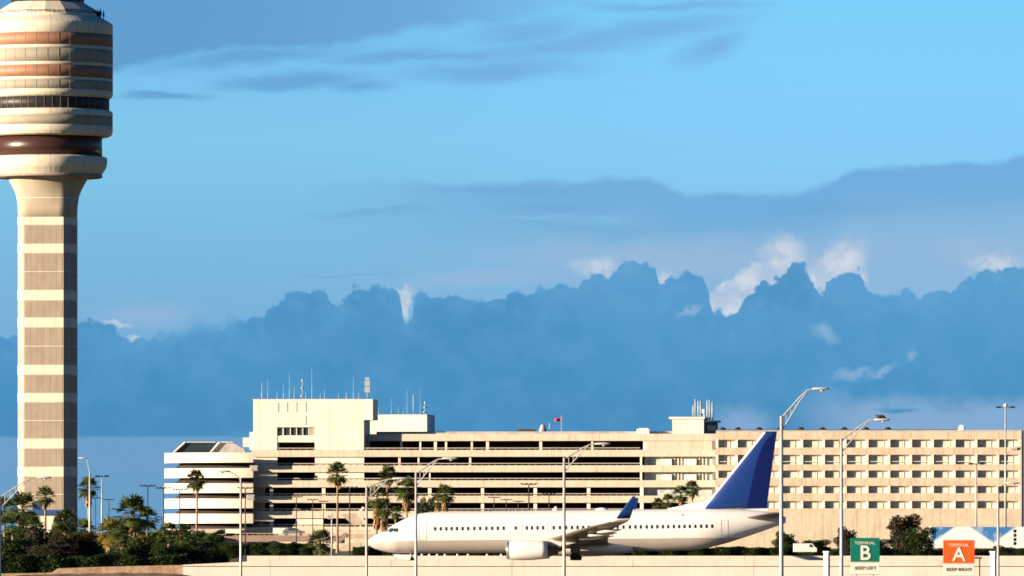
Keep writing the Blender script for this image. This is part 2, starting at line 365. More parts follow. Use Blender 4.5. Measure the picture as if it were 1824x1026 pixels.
def fuselage_paint():
    m = pbr('fuselage_paint', (.86, .85, .83), .28, 0, .5); g = NT(m.node_tree); b = m.node_tree.nodes['Principled BSDF']
    tc = g.new('ShaderNodeTexCoord').outputs['Object']; sp = g.new('ShaderNodeSeparateXYZ'); g.l.new(tc, sp.inputs[0])
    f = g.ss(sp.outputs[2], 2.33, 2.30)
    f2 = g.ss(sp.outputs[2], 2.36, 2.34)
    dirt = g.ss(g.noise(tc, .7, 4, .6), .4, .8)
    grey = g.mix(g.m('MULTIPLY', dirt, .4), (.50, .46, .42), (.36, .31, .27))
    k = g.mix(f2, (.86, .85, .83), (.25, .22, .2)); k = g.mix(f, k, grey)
    q = g.m('ABSOLUTE', g.m('SUBTRACT', g.m('FRACT', g.m('DIVIDE', sp.outputs[0], 5.1)), .5))
    k = g.mix(g.ss(q, .491, .496, 0, .22), k, (.4, .38, .36))
    g.put(b.inputs['Base Color'], k); return m
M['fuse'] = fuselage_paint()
def trailer_mat():
    m = pbr('trailer_paint', (.8, .8, .8), .4); g = NT(m.node_tree); b = m.node_tree.nodes['Principled BSDF']
    tc = g.new('ShaderNodeTexCoord').outputs['Object']; sp = g.new('ShaderNodeSeparateXYZ'); g.l.new(tc, sp.inputs[0])
    x, z = sp.outputs[0], sp.outputs[2]
    a = g.m('SUBTRACT', z, g.m('MULTIPLY_ADD', g.m('ABSOLUTE', g.m('SUBTRACT', g.m('FRACT', g.m('DIVIDE', x, 8.6)), .5)), -6.0, 4.7))
    k = g.mix(g.ss(a, -.25, .25), (.78, .80, .82), (.05, .20, .50))
    k = g.mix(g.m('MULTIPLY', g.ss(g.noise(tc, .5, 3), .5, .6), .4), k, (.5, .65, .8))
    g.put(b.inputs['Base Color'], k); return m
M['trailer'] = trailer_mat()

# ------------------------------------------------------------------ ground and setting
m = MB(); m.box(-3000, 3000, -400, 836.5, -7.5, -6.0); tag(m.build('lower_ground', M['grass']), kind='structure')
m = MB(); xa, xb = pxx(326, 837), pxx(470, 837)
m.face([(-20000, 837.2, -1.25), (xa, 837.2, -1.25), (xa, 905, -.04), (-20000, 905, -.04)]); m.face([(xa, 837.2, -1.25), (xb, 837.6, -.04), (xb, 905, -.04), (xa, 905, -.04)])
m.face([(xb, 837.6, -.04), (20000, 837.6, -.04), (20000, 905, -.04), (xb, 905, -.04)]); m.face([(-20000, 905, -.04), (20000, 905, -.04), (20000, 45000, -.04), (-20000, 45000, -.04)])
m.face([(xa, 837.2, -6.2), (xa, 837.2, -1.25), (-20000, 837.2, -1.25), (-20000, 837.2, -6.2)])
tag(m.build('ground', M['grass']), kind='structure')
m = MB(); m.box(pxx(475, 850), 1500, 838.5, 869.4, -.2, 0.0); tag(m.build('taxiway', M['taxi']), kind='structure')
m = MB(); m.face([(-1500, 470, -5.99), (1500, 470, -5.99), (1500, 520, -5.99), (-1500, 520, -5.99)]); tag(m.build('road', M['asphalt']), kind='structure')
m = MB()
for yy in (471, 519): m.face([(-1500, yy, -5.985), (1500, yy, -5.985), (1500, yy+.15, -5.985), (-1500, yy+.15, -5.985)])
for i in range(-60, 60): m.face([(i*12, 495, -5.985), (i*12+3, 495, -5.985), (i*12+3, 495.15, -5.985), (i*12, 495.15, -5.985)])
tag(m.build('road_markings', M['post_white']), kind='structure')

# retaining wall with coping; behind the aircraft a low parapet
D = 836.0
w = empty('retaining_wall', (0, D, 0), label='long pale concrete retaining wall along the bottom of the picture', cat='wall')
xl = pxx(326, D)
m = MB(); m.box(xl, 90, 0, 1.5, -6.0, pz(1009.5, D)); m.build('wall_panel', M['wall'], w)
m = MB(); pts = [(pxx(326, D), pz(1008.3, D)), (pxx(326, D), pz(1006, D)), (pxx(400, D), pz(1002.5, D)), (pxx(475, D), pz(998.5, D)), (90, pz(997.5, D)), (90, pz(1008.3, D))]
m.prism(pts, -.18, 1.45); m.build('coping', M['coping'], w)
m = MB(); m.box(pxx(365, D), 90, .03, 1.4, pz(1009.5, D), pz(1008.3, D)); m.build('shadow_groove', M['brown_beam'], w)  # groove strip in dark brown, painting in the shadow line under the coping
m = MB(); m.box(xl-.0, pxx(1900, D), 0, .45, 0, 0)
m.b.free()
D2 = 870.0
m = MB(); m.box(pxx(440, D2), 95, D2, D2+.4, -.04, pz(990, D2)); tag(m.build('parapet', M['coping']), 'low pale concrete parapet running behind the airliner', 'wall')
m = MB()
for i in range(2): m.box(-80, pxx(326, D)-.01, D+.2, D+.7, -1.4, 0)
m.b.free()
lw = MB(); seq = [(-60, 1022), (60, 1021), (92, 1019.5), (103, 1012.5), (170, 1010), (250, 1008), (325.5, 1006.5)]
poly = [(pxx(a, D), pz(b, D)) for a, b in seq]+[(pxx(325.5, D), pz(1060, D)), (pxx(-60, D), pz(1060, D))]
lw.prism(poly, .1, .9); o = lw.build('kerb_wall', M['dirtwall']); o.location = (0, D, 0); tag(o, 'weathered orange-brown low kerb wall at the bottom left below the trees', 'wall')
# embankment below it
m = MB(); n = 60; rows = []
rnd = random.Random(4)
prof = lambda q: [(0, 1027), (30, 1025), (80, 1023), (200, 1020.5), (300, 1021.5), (330, 1023), (350, 1027), (400, 1040), (500, 1100)]
def interp(pts, x):
    if x <= pts[0][0]: return pts[0][1]
    for (a, b), (c, d) in zip(pts, pts[1:]):
        if x <= c: return b+(d-b)*(x-a)/(c-a)
    return pts[-1][1]
pp = prof(0)
for j, (dy, k) in enumerate(((-.15, 0), (-1.0, .05), (-6, 1.2), (-14, 3.2), (-24, 6.5))):
    row = []
    for i in range(n+1):
        x = -120+i*(620/n); z = max(-6.05, pz(interp(pp, x), D)-k+(rnd.uniform(-.06, .06)))
        row.append((pxx(x, D), D+dy, z))
    rows.append(row)
m.loft(rows, closed=False, caps=False); tag(m.build('embankment', M['soil']), kind='structure')

# ------------------------------------------------------------------ facade frame
class Frame:
    def __init__(s, px0, d0, ang, name, **kw):
        s.o = Vector((pxx(px0, d0), d0)); s.a = R(ang)
        s.e = Vector((math.cos(s.a), -math.sin(s.a))); s.n = Vector((math.sin(s.a), math.cos(s.a)))
        s.root = empty(name, (s.o.x, s.o.y, 0), -s.a, **kw); s.ref = px0
    def solve(s, p, dep=0.0):
        k = (p-CX)/F; b = s.o+s.n*dep
        # b + x*e = t*(k,1)  ->  b.x + x e.x = k (b.y + x e.y)
        x = (k*b.y-b.x)/(s.e.x-k*s.e.y); t = b.y+x*s.e.y
        return x, t
    def x(s, p, dep=0.0): return s.solve(p, dep)[0]
    def z(s, py, p=None, dep=0.0): return pz(py, s.solve(s.ref if p is None else p, dep)[1])
    def box(s, mb, p0, p1, q0, q1, d0, d1, ref=None):
        return mb.box(s.x(p0), s.x(p1), d0, d1, s.z(q0, ref), s.z(q1, ref))

# ------------------------------------------------------------------ terminal
T = Frame(900, 1667, 5, 'terminal_building', label='long cream concrete terminal with stacked open parking decks and a tall block at its left', cat='building')
def part(fr, name, mat, p0, p1, q0, q1, d0, d1, parent=None, label=None, bev=0, dep=0):
    mb = MB(); mb.box(fr.x(p0, dep), fr.x(p1, dep), d0, d1, fr.z(q0, None, dep), fr.z(q1, None, dep))
    if bev: mb.bevel(bev)
    return mb.build(name, mat, parent or fr.root, label)
# parapet bands: (top, bottom) rows, right of the tall block and across it
bands = [(801.5, 813.5), (829, 841), (855.5, 868), (883, 895.5), (910, 923), (938, 951)]
for k, (a, b) in enumerate(bands):
    l = 449 if k < 1 else 446
    part(T, 'parapet_band', M['cream'], l, 1274.6, a, b, 0, .35)
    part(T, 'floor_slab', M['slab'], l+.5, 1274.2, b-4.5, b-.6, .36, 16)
    mb = MB(); z = T.z(a-3.4)
    mb.box(T.x(450), T.x(1140), .12, .2, z-.06, z+.1)
    for i in range(450, 1140, 12): mb.box(T.x(i), T.x(i)+.06, .13, .19, T.z(a)-.02, z-.061)
    mb.build('railing', M['grey_rail'], T.root)
# dark interior
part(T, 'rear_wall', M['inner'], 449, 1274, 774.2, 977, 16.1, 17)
part(T, 'end_wall', M['cream'], 447.5, 449, 803, 977, .4, 16)
part(T, 'end_wall', M['slab'], 1268, 1274.3, 786, 977, .4, 15.9)
part(T, 'base_wall', M['cream'], 446, 1274, 951.5, 978, .2, .6)
cols = {0: [(711, 4), (745, 3), (791, 3.5), (837, 3.5)], 1: [(711, 4), (745, 3), (837, 3.5)], 2: [(765, 2.5)], 3: [(483, 6), (576, 6), (670, 6), (765, 6), (859, 5.5), (953, 6), (1048, 6)], 4: [(483, 6), (576, 6), (670, 6), (765, 6), (859, 5.5), (953, 6), (1048, 6)], 5: [(483, 6), (670, 6), (765, 6), (859, 5.5), (953, 6), (1048, 6)]}
tops = [787, 813.5, 841, 868, 895.5, 923]
for k, lst in cols.items():
    if k == 0: continue
    for c, wd in lst: part(T, 'column', M['cream2'], c-wd/2, c+wd/2, tops[k]+.1, bands[k][0]-.1, .5, 1.2)
for k in range(1, 5): part(T, 'column', M['white_wall'], 1140, 1146 if k > 2 else 1143.5, tops[k]+.1, bands[k][0]-.1, .02, 1.0, label='bright white end column of the open decks')
# set-back top storey
for c, wd in cols[0]+[(772, 5), (865, 5), (960, 5), (1052, 4)]: part(T, 'column', M['cream2'], c-wd/2, c+wd/2, 785.4, 801, 4.1, 4.8)
part(T, 'column', M['white_wall'], 1143, 1149, 785.4, 801, 4.0, 4.9, label='bright white column at the end of the top deck')
part(T, 'roof_fascia', M['cream'], 650, 1274.8, 772.5, 785, 3.7, 4.05)
part(T, 'roof_slab', M['roofgrey'], 650.5, 1274, 773.5, 777, 4.06, 60)
part(T, 'roof_kerb', M['roofgrey'], 664, 1272, 767.8, 773.3, 7, 7.3)
part(T, 'upper_wall', M['cream'], 1149.2, 1274.4, 785.3, 801.3, 3.9, 4.4)
# tall block
X0, X1 = 451, 648
part(T, 'block_wall', M['cream2'], X0, 493.5, 712, 801.3, .02, 12)
part(T, 'block_wall', M['cream2'], 560.5, X1, 712, 801.3, .02, 12)
part(T, 'block_wall', M['cream2'], 493.6, 560.4, 712, 760.5, .02, 12)
part(T, 'block_wall', M['cream2'], 493.6, 560.4, 776, 787.5, .10, 12)
part(T, 'block_cornice', M['cream2'], X0-.6, X1-.2, 710.4, 711.9, -.1, 12)
part(T, 'block_step', M['cream2'], 444, 450.9, 769, 801, .3, 14)
part(T, 'block_step', M['cream2'], 432, 443.9, 779, 795.5, .5, 14)
part(T, 'corner_box', M['white_wall'], X1+.05, 664, 710.8, 747.5, -.1, 10)
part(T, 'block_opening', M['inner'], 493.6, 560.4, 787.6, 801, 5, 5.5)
wf = part(T, 'window', M['glass'], 505, 550, 761.5, 774.5, .7, .8, label='ribbon window high in the tall block')
mb = MB()
for xx in (503.5, 516, 527, 538, 549): T.box(mb, xx, xx+1.4, 760.6, 775.2, .45, .68)
T.box(mb, 493.7, 560.3, 775.3, 775.9, .3, .68)
mb.build('window_frame', M['frame_white'], wf)
part(T, 'window_panel', M['ring_grey'], 493.7, 503, 760.6, 775, .5, .9); part(T, 'window_panel', M['ring_grey'], 551, 560.3, 760.6, 775, .5, .9)
mb = MB()
for xx, y0, y1 in ((495, 716, 733), (511, 716, 733), (527.5, 716, 733), (544, 716, 733), (544, 740, 757)): T.box(mb, xx, xx+1.2, y0, y1, -.05, .019)
mb.build('relief_joint', M['tan'], T.root)
for k in (1, 2):                                     # infill between the bands beside the block's stair bays
    a, b = tops[k]+.1, bands[k][0]-.1
    part(T, 'infill_wall', M['cream2'], 450, 493.5, a, b, .5, 1.0); part(T, 'infill_wall', M['cream2'], 560.5, X1, a, b, .5, 1.0)
for k in (3, 4): part(T, 'infill_wall', M['cream2'], 447, 470, tops[k]+.1, bands[k][0]-.1, 2.0, 2.5)
part(T, 'infill_wall', M['cream2'], 527, 575, 923.1, 937.9, .5, 1.0)
part(T, 'infill_wall', M['cream2'], 447, 488, 923.1, 930, .6, 1.0)
part(T, 'infill_wall', M['tan'], 640, 700, 870, 951, 17.2, 17.5)
part(T, 'penthouse', M['white_wall'], 652, 761, 738.5, 779, 31, 47, bev=.06, dep=31)
part(T, 'penthouse_coping', M['roofgrey'], 652.4, 760.4, 737.6, 738.3, 31.2, 46.8, dep=31)
# glazed bays on the right of the terminal
for k, (a, b) in enumerate(((813.6, 828.8), (841.2, 855.3), (868.2, 882.8))):
    if k < 2:
        bay = part(T, 'glazed_bay', M['hotel_glass'], 1147, 1266, a, b, 1.4, 1.5)
        for (p0, p1) in ((1180, 1196), (1218, 1240), (1264, 1274)): part(T, 'bay_panel', M['white_wall'], p0, p1, a+4, b, .4, 1.3)
        mb = MB()
        for xx in (1200, 1206, 1212, 1244, 1250, 1256): T.box(mb, xx, xx+2.2, a+3, b, .8, 1.38)
        mb.build('mullion', M['frame_white'], bay)
    else: part(T, 'glazed_bay', M['hotel_glass'], 1147, 1274, a, b, 1.4, 1.5)
# rooftop hut
part(T, 'roof_hut', M['cream2'], 1195, 1251, 746, 773, 4.2, 14); part(T, 'roof_hut_cap', M['white_wall'], 1189, 1253, 742.5, 745.8, 3.8, 14.5)
part(T, 'roof_hut_annex', M['glass'], 1251.2, 1274, 752, 768, 7.4, 12); part(T, 'annex_cap', M['roofgrey'], 1251, 1277, 748.5, 751.8, 6.9, 12.4)
part(T, 'louvre', M['curtain'], 1256, 1271, 757, 767, 7.31, 7.39)

# hotel wing
H = Frame(1545, 1653, 5, 'hotel_building', label='cream hotel wing with rows of recessed windows at the right of the terminal', cat='building')
hx0, hx1 = 1275.2, 1817
rows = [(783, 797), (810, 827), (838, 851), (865.5, 878.5), (892.5, 905.5)]
zs = [768.8]+[v for r in rows for v in r]+[977]
for i in range(0, len(zs), 2):
    part(H, 'spandrel', M['tan'], hx0, hx1, zs[i]+(.05 if i else 0), zs[i+1]-.05, 0, 8)
part(H, 'roof_coping', M['roofgrey'], hx0, hx1, 766.2, 768.7, .15, 8)
part(H, 'end_wall', M['tan'], hx1-.01, 1820, 766, 977, -.05, 14)
part(H, 'recess_wall', M['cream2'], hx0+.5, hx1-.5, 783, 906, 1.02, 1.4)
for k in range(-1, 14):
    c = 1777.3-38.8*k
    if c < 1274: c = 1277
    for ri, (a, b) in enumerate(rows): part(H, 'pillar', M['cream2'], c-2.4, c+2.4, a, b, .01, 1.01)
wproto = None
for k in range(14):
    c0 = 1777.3-38.8*k+2.4
    for ri, (a, b) in enumerate(rows):
        if wproto is None:
            mb = MB(); Wd, Hh = 2.2, 1.15
            mb.box(0, Wd, 0, .08, 0, Hh); wproto = mb.build('window', M['hotel_glass'], H.root)
            mb = MB(); mb.box(-.07, 0, -.05, .1, -.07, Hh+.07); mb.box(Wd, Wd+.07, -.05, .1, -.07, Hh+.07); mb.box(0, Wd, -.05, .1, Hh, Hh+.07); mb.box(0, Wd, -.05, .1, -.07, 0); mb.box(Wd*.5, Wd*.5+.06, -.05, -.001, 0, Hh); mb.build('window_frame', M['frame_white'], wproto)
            mb = MB(); mb.box(Wd*.56, Wd*.98, -.03, -.002, .02, Hh-.02); mb.build('curtain', M['curtain'], wproto)
            ww = wproto
        else: ww = copy_tree(wproto, H.root)
        hh = H.z(a)-H.z(b)
        for ch in ww.children:
            if ch.name.startswith('curtain'): q_ = .55+.9*((k*7+ri*3) % 11)/11; ch.scale = (q_, 1, 1); ch.location = ((1-q_)*1.4 if (k+ri) % 3 else .1-.2*q_, 0, 0)
        ww.location = (H.x(c0+3.5), 0.92, H.z(b)+.1); ww.scale = (1, 1, (hh-.2)/1.15)
mb = MB()
for ri in (1,):
    z = H.z(rows[ri][1]-4.5); mb.box(H.x(hx0+4), H.x(hx1-4), .2, .26, z, z+.1)
mb.build('balcony_rail', M['frame_white'], H.root)
mb = MB(); mb.box(H.x(1290), H.x(1706), 3.0, 3.2, H.z(766)-.02, H.z(764.6)); mb.build('roof_pipe', M['darkpole'], H.root)
for i, xx in enumerate((1285, 1312, 1350, 1387, 1425, 1463, 1502, 1541, 1580)):
    mb = MB(); mb.lathe([(.72, 0), (.62, .28), (.38, .5), (0.02, .6)], 12); o = mb.build('skylight', M['glass'], H.root); o.location = (H.x(xx), 4.2, H.z(765.4))
mb = MB(); mb.box(-.6, .6, 0, 1.2, 0, .9); mb.bevel(.15); mb.box(-.35, .35, .25, .95, .9, 1.2); o = mb.build('roof_vent', M['white_wall'], H.root); o.location = (H.x(1712), 1.0, H.z(768))
mb = MB(); mb.box(0, 1.3, -.3, .05, 0, .45); mb.tube((.6, -.4, .5), (1.9, -.6, .55), .05); o = mb.build('wall_floodlight', M['grey_rail'], H.root); o.location = (H.x(1800), -.06, H.z(801))

# round car-park ramp at the left
gd = 1684.0; gx = 440.0
G = empty('ramp_building', (pxx(gx, gd), gd, 0), label='round cream car park ramp with open levels at the left end of the terminal', cat='building')
gz = lambda y: pz(y, gd-15.5)
RR = (gx-293)/F*gd
for a, b in ((806, 824), (833.8, 851), (860.8, 878), (888, 905.3), (915, 932.3), (942, 950)):
    mb = MB(); mb.lathe([(RR, gz(b)), (RR, gz(a)), (RR-.35, gz(a)), (RR-.35, gz(b)), (RR, gz(b))], 60, a0=165, a1=276, smooth=True)
    o = mb.build('ramp_band', M['ramp'], G)
    for f in o.data.polygons: f.use_smooth = abs(f.normal.z) < .5
    mb = MB(); mb.lathe([(RR-.36, gz(b)+.05), (RR-.36, gz(b)+.4), (RR-9, gz(b)+.4)], 48, a0=165, a1=276); mb.lathe([(RR-9, gz(b)+.05), (RR-.36, gz(b)+.05)], 48, a0=165, a1=276); mb.build('ramp_slab', M['slab'], G)
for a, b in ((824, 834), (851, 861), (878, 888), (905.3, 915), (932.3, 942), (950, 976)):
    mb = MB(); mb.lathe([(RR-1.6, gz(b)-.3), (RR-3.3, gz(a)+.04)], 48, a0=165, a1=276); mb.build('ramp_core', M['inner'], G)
mb = MB()
mb.b.free()
for pa in (((311, 806.5), (331, 789), (384, 789), (371, 806.5)), ((376, 806.5), (392, 789), (415, 789), (437, 801), (437, 806.5))):
    mb = MB(); mb.prism([(pxx(a, gd)-pxx(gx, gd), pz(b, gd)) for a, b in pa], -3, 5); mb.build('shaded_ramp_wall', M['glass'] if pa[0][0] < 350 else M['roofgrey'], G)  # sloping ramp walls, their shade painted in by the glass and grey colours
    (a, b), (c, d) = pa[0], pa[1]; mb = MB(); mb.tube((pxx(a, gd)-pxx(gx, gd), -3.3, pz(b, gd)), (pxx(c, gd)-pxx(gx, gd), -3.3, pz(d, gd)+.1), .22, n=6)
    mb.tube((pxx(c, gd)-pxx(gx, gd), -3.3, pz(d, gd)+.1), (pxx(pa[2][0], gd)-pxx(gx, gd), -3.3, pz(d, gd)+.1), .1, n=6); mb.build('roof_edge', M['cream2'], G)
for xx, yy in ((453, 829), (447, 881)):
    mb = MB(); p = px(xx, yy, gd-16.5); mb.box(-.8, .8, -.4, .4, -1.1, 0); mb.box(-.6, .6, -.46, -.41, -.9, -.2); mb.bevel(.05); o = mb.build('wall_unit', M['galv'], G); o.location = (p.x-pxx(gx, gd), -17.6, p.z)

# elevated road, stair
E = empty('elevated_road', (0, 1500, 0), label='brown concrete elevated road behind the green hedge', cat='bridge')
ez = lambda y: pz(y, 1500)
mb = MB(); mb.box(pxx(296, 1500), pxx(700, 1500), 0, 12, ez(958), ez(953.5)); mb.build('deck', M['brown_beam'], E)
mb = MB(); mb.box(pxx(398, 1500), pxx(600, 1500), -.4, -.02, ez(965), ez(956.5)); mb.build('edge_beam', M['brown_beam'], E)
mb = MB(); mb.box(pxx(345, 1500), pxx(402, 1500), -.5, -.1, ez(953), ez(942)); mb.build('barrier_panel', M['cream'], E)
for xx in (404, 447, 524, 560, 610): 
    mb = MB(); mb.box(pxx(xx, 1500)-.4, pxx(xx, 1500)+.4, .2, 1, -.04, ez(958.2)); mb.build('pier', M['cream'], E)
mb = MB(); z = ez(950.5); mb.box(pxx(296, 1500), pxx(600, 1500), .1, .16, z, z+.09)
for i in range(300, 600, 10): mb.box(pxx(i, 1500), pxx(i, 1500)+.07, .11, .15, ez(953.4), z-.005)
mb.build('railing', M['cream'], E)
S = empty('concrete_stair', (0, 1440, 0), label='zigzag concrete stair and landings in front of the terminal, left of the aircraft nose', cat='stairs')
sz = lambda y: pz(y, 1440); sx = lambda x: pxx(x, 1440)
def poly(name, mat, pts, y0, y1):
    mb = MB(); mb.prism([(sx(a), sz(b)) for a, b in pts], y0, y1); mb.build(name, mat, S)
poly('landing', M['cream'], [(601, 948), (660, 948), (660, 943.5), (601, 943.5)], 0, 3)
poly('landing', M['tan'], [(618, 959.5), (662, 959.5), (662, 951), (618, 951)], .3, 3)
poly('flight', M['brown_beam'], [(599, 963), (612, 949), (618, 949), (618, 955), (600, 972)], .2, 2.6)
poly('landing', M['tan'], [(622, 981), (644, 981), (644, 967), (622, 967)], -.6, 2)
poly('flight', M['tan'], [(600, 992), (600, 980), (621.8, 967.2), (621.8, 980)], -.6, 1.8)
poly('flight', M['tan'], [(606, 916), (638, 913), (652, 934), (630, 936)], .5, 2)
poly('flight_edge', M['cream2'], [(636, 913), (646, 902), (649, 904), (641, 916), (655, 934), (652, 934)], .3, 2.2)
poly('column', M['cream2'], [(640, 943.4), (643.5, 943.4), (643.5, 935), (640, 935)], .6, 1.6)
for a in (624, 655): poly('column', M['cream2'], [(a, 966.8), (a+5, 966.8), (a+5, 959.7), (a, 959.7)], .5, 1.5)
poly('column', M['cream2'], [(660.5, 990), (664, 990), (664, 960), (660.5, 960)], .5, 1.5)

# ------------------------------------------------------------------ control tower
td = 1500.0
TW = empty('control_tower', (pxx(85, td), td, 0), label='tall banded airport control tower with round drum head at the left edge', cat='tower')
tz = lambda y: pz(y, td); tr = lambda r: r*td/F
# shaft: square with cut corners, slightly turned
def section(hw, ch, z, rot=-6.0, out=0.0):
    P = []; a = hw+out; c = ch
    for (x, y) in ((a-c, -a), (a, -a+c), (a, a-c), (a-c, a), (-a+c, a), (-a, a-c), (-a, -a+c), (-a+c, -a)):
        r = R(rot); P.append((x*math.cos(r)-y*math.sin(r), x*math.sin(r)+y*math.cos(r), z))
    return P
HW, CH = 4.78, 1.2
mb = MB(); mb.loft([section(HW, CH, -.04), section(HW, CH, tz(388))], smooth=False); mb.build('shaft', M['tower_chamfer'], TW)
bright = [(388, 402), (436, 452), (518, 536), (567, 584), (651, 668), (701, 717), (782, 799), (832, 849)]
for a, b in bright:
    mb = MB(); mb.loft([section(HW, CH, tz(b), out=.03), section(HW, CH, tz(a), out=.03)], smooth=False); mb.build('pale_band', M['tower_light'], TW)
gaps = [(402, 436), (452, 518), (536, 567), (584, 651), (668, 701), (717, 782), (799, 832), (849, 912)]
def rect_on(side, x0, x1, z0, z1, t):
    # a plate on the shaft's side 'side' (0 front,1 right,2 back,3 left)
    mb = MB(); mb.box(x0, x1, -HW-t, -HW+.05, z0, z1)
    o = mb.build('ribbed_panel', M['tower_rib'], TW); o.rotation_euler = (0, 0, R(-6+90*side)); return o
for a, b in gaps:
    parts = [(a+1, b-1)] if b-a < 50 else [(a+1, (a+b)/2-.7), ((a+b)/2+.7, b-1)]
    for (p, q) in parts:
        for sd_ in range(4): rect_on(sd_, -HW+CH+.25, HW-CH-.25, tz(q), tz(p), .045)
    if b-a >= 50:
        mb = MB(); y = (a+b)/2; mb.loft([section(HW, CH, tz(y+.5), out=.015), section(HW, CH, tz(y-.5), out=.015)], smooth=False); mb.build('pale_joint', M['tower_light'], TW)
# flare: square section opening into a circle
rings = []
fl = [(388, 5.3), (370, 5.45), (352, 5.8), (340, 6.25), (330, 6.7), (318, 7.3), (312, 7.5)]
for k, (y, r) in enumerate(fl):
    t = k/(len(fl)-1); ring = []
    base = section(HW, CH, 0)
    for i in range(48):
        a = 2*math.pi*i/48; dx, dy = math.cos(a), math.sin(a)
        rr = R(-6); lx, ly = dx*math.cos(rr)+dy*math.sin(rr), -dx*math.sin(rr)+dy*math.cos(rr)
        lx, ly = abs(lx), abs(ly); ext = min(HW/max(lx, 1e-6), HW/max(ly, 1e-6), (2*HW-CH)/(lx+ly))
        q = (1-t)*ext*(1+(r-5.3)/5.3*.9)+t*r
        ring.append((dx*q, dy*q, tz(y)))
    rings.append(ring)
mb = MB(); mb.loft(rings); o = mb.build('flare', M['tower_chamfer'], TW)
mb = MB(); mb.loft([[(p[0]*1.004, p[1]*1.004, tz(355)) for p in [(v[0], v[1]) for v in rings[2]]], [(p[0]*1.006, p[1]*1.006, tz(353.3)) for p in [(v[0], v[1]) for v in rings[2]]]], caps=False); mb.build('pale_joint', M['tower_light'], TW)
def ring(name, mat, prof, n=72, smooth=True, label=None):
    mb = MB(); mb.lathe([(tr(r), tz(y)) for r, y in prof], n, smooth=smooth); o = mb.build(name, mat, TW, label)
    return o
def split_smooth(o):
    for p in o.data.polygons: p.use_smooth = abs(p.normal.z) < .35
split_smooth(ring('bowl', M['tower_light'], [(60, 315), (92, 315), (95, 313), (97, 310), (104, 300), (106, 292), (106, 284), (105, 281), (98, 279), (90, 279)]))
split_smooth(ring('bowl_lip', M['tower_rib'], [(94, 317.5), (97.5, 316.5), (97.5, 312), (94, 312)]))
ring('bronze_ring', M['bronze'], [(90, 280), (97, 279.8), (97, 244.5), (90, 244)])
split_smooth(ring('lower_ring', M['tower_light'], [(90, 244.5), (108, 244.3), (113, 242), (115.6, 237), (116, 226.5), (115.4, 226), (115.4, 209), (116, 208.5), (116, 203), (114, 199), (109.8, 197), (104, 196.5)]))
ring('grey_panel_ring', M['ring_grey'], [(115.4, 226), (115.75, 226), (115.75, 209), (115.4, 209)])
ring('window_ring', M['black'], [(108, 197), (109, 196.8), (109, 176), (108, 175.8)])
for i in range(96):
    if i % 2: continue
    a = 2*math.pi*i/96
    if math.sin(a) > .3: continue
    mb = MB(); mb.box(-.05, .04, -.035, .035, tz(196.6), tz(176.2)); o = mb.build('mullion', M['slab'], TW); o.location = (tr(109.4)*math.cos(a), tr(109.4)*math.sin(a), 0); o.rotation_euler = (0, 0, a)
split_smooth(ring('upper_drum', M['tower_light'], [(106, 176.5), (110, 176.3), (114, 174), (116, 170), (116, 163.5), (115.3, 163), (115.3, 147), (116, 146.5), (116, 142), (115.3, 141.5), (115.3, 121), (116, 120.5), (116, 115.5), (115.3, 115), (115.3, 91), (116, 90.5), (116, 85.5), (115.3, 85), (115.3, 63.5), (116, 63), (116, 46), (114, 42.5), (105, 37), (96, 32), (94, 31)]))
for (a, b, mt, nm) in ((163, 147, 'ring_grey', 'grey_panel_ring'), (141.5, 121, 'ring_brown', 'brown_panel_ring'), (115, 91, 'ring_grey', 'grey_panel_ring'), (85, 63.5, 'ring_brown', 'brown_panel_ring')):
    ring(nm, M[mt], [(115.3, a), (115.7, a), (115.7, b), (115.3, b)])
    mb = MB()
    for i in range(36):
        t = 2*math.pi*(i+.3)/36; c, s_ = math.cos(t), math.sin(t); r0, r1 = tr(115.7)-.02, tr(115.7)+.03
        if s_ > .25: continue
        u_ = Vector((-s_, c, 0))*.04; n_ = Vector((c, s_, 0))
        q = [n_*r0+u_, n_*r1+u_, n_*r1-u_, n_*r0-u_]
        mb.loft([[(p.x, p.y, tz(a)) for p in q], [(p.x, p.y, tz(b)) for p in q]], smooth=False)
    mb.build('panel_joint', M['brown_beam'] if 'brown' in nm else M['tower_rib'], TW)
split_smooth(ring('cab_skirt', M['tower_light'], [(96, 33), (95, 27), (88, 19.5), (66, 6), (64, 5), (58, 5)], n=16, smooth=False))
ring('cab_glass', M['glass'], [(62, 6), (63, 4), (70, -32), (60, -32)], n=16, smooth=False)
mb = MB()
for i in range(16):
    a = 2*math.pi*i/16; mb.tube((tr(63.6)*math.cos(a), tr(63.6)*math.sin(a), tz(5)), (tr(70.5)*math.cos(a), tr(70.5)*math.sin(a), tz(-32)), .1, n=4)
mb.build('cab_mullion', M['black'], TW)
ring('cab_roof', M['tower_light'], [(74, -32), (76, -36), (60, -46), (20, -50), (.5, -51)], n=32)
mb = MB()
for zz in (29, 25.5, 22):
    q = MB()
for i in range(72):
    a = 2*math.pi*i/72; b = 2*math.pi*(i+1)/72; r_ = tr(93)
    mb.tube((r_*math.cos(a), r_*math.sin(a), tz(31)), (r_*math.cos(a), r_*math.sin(a), tz(22)), .05, n=4)
    for y in (22, 25, 28): mb.tube((r_*math.cos(a), r_*math.sin(a), tz(y)), (r_*math.cos(b), r_*math.sin(b), tz(y)), .045, n=4, cap=False)
mb.build('roof_railing', M['darkpole'], TW)
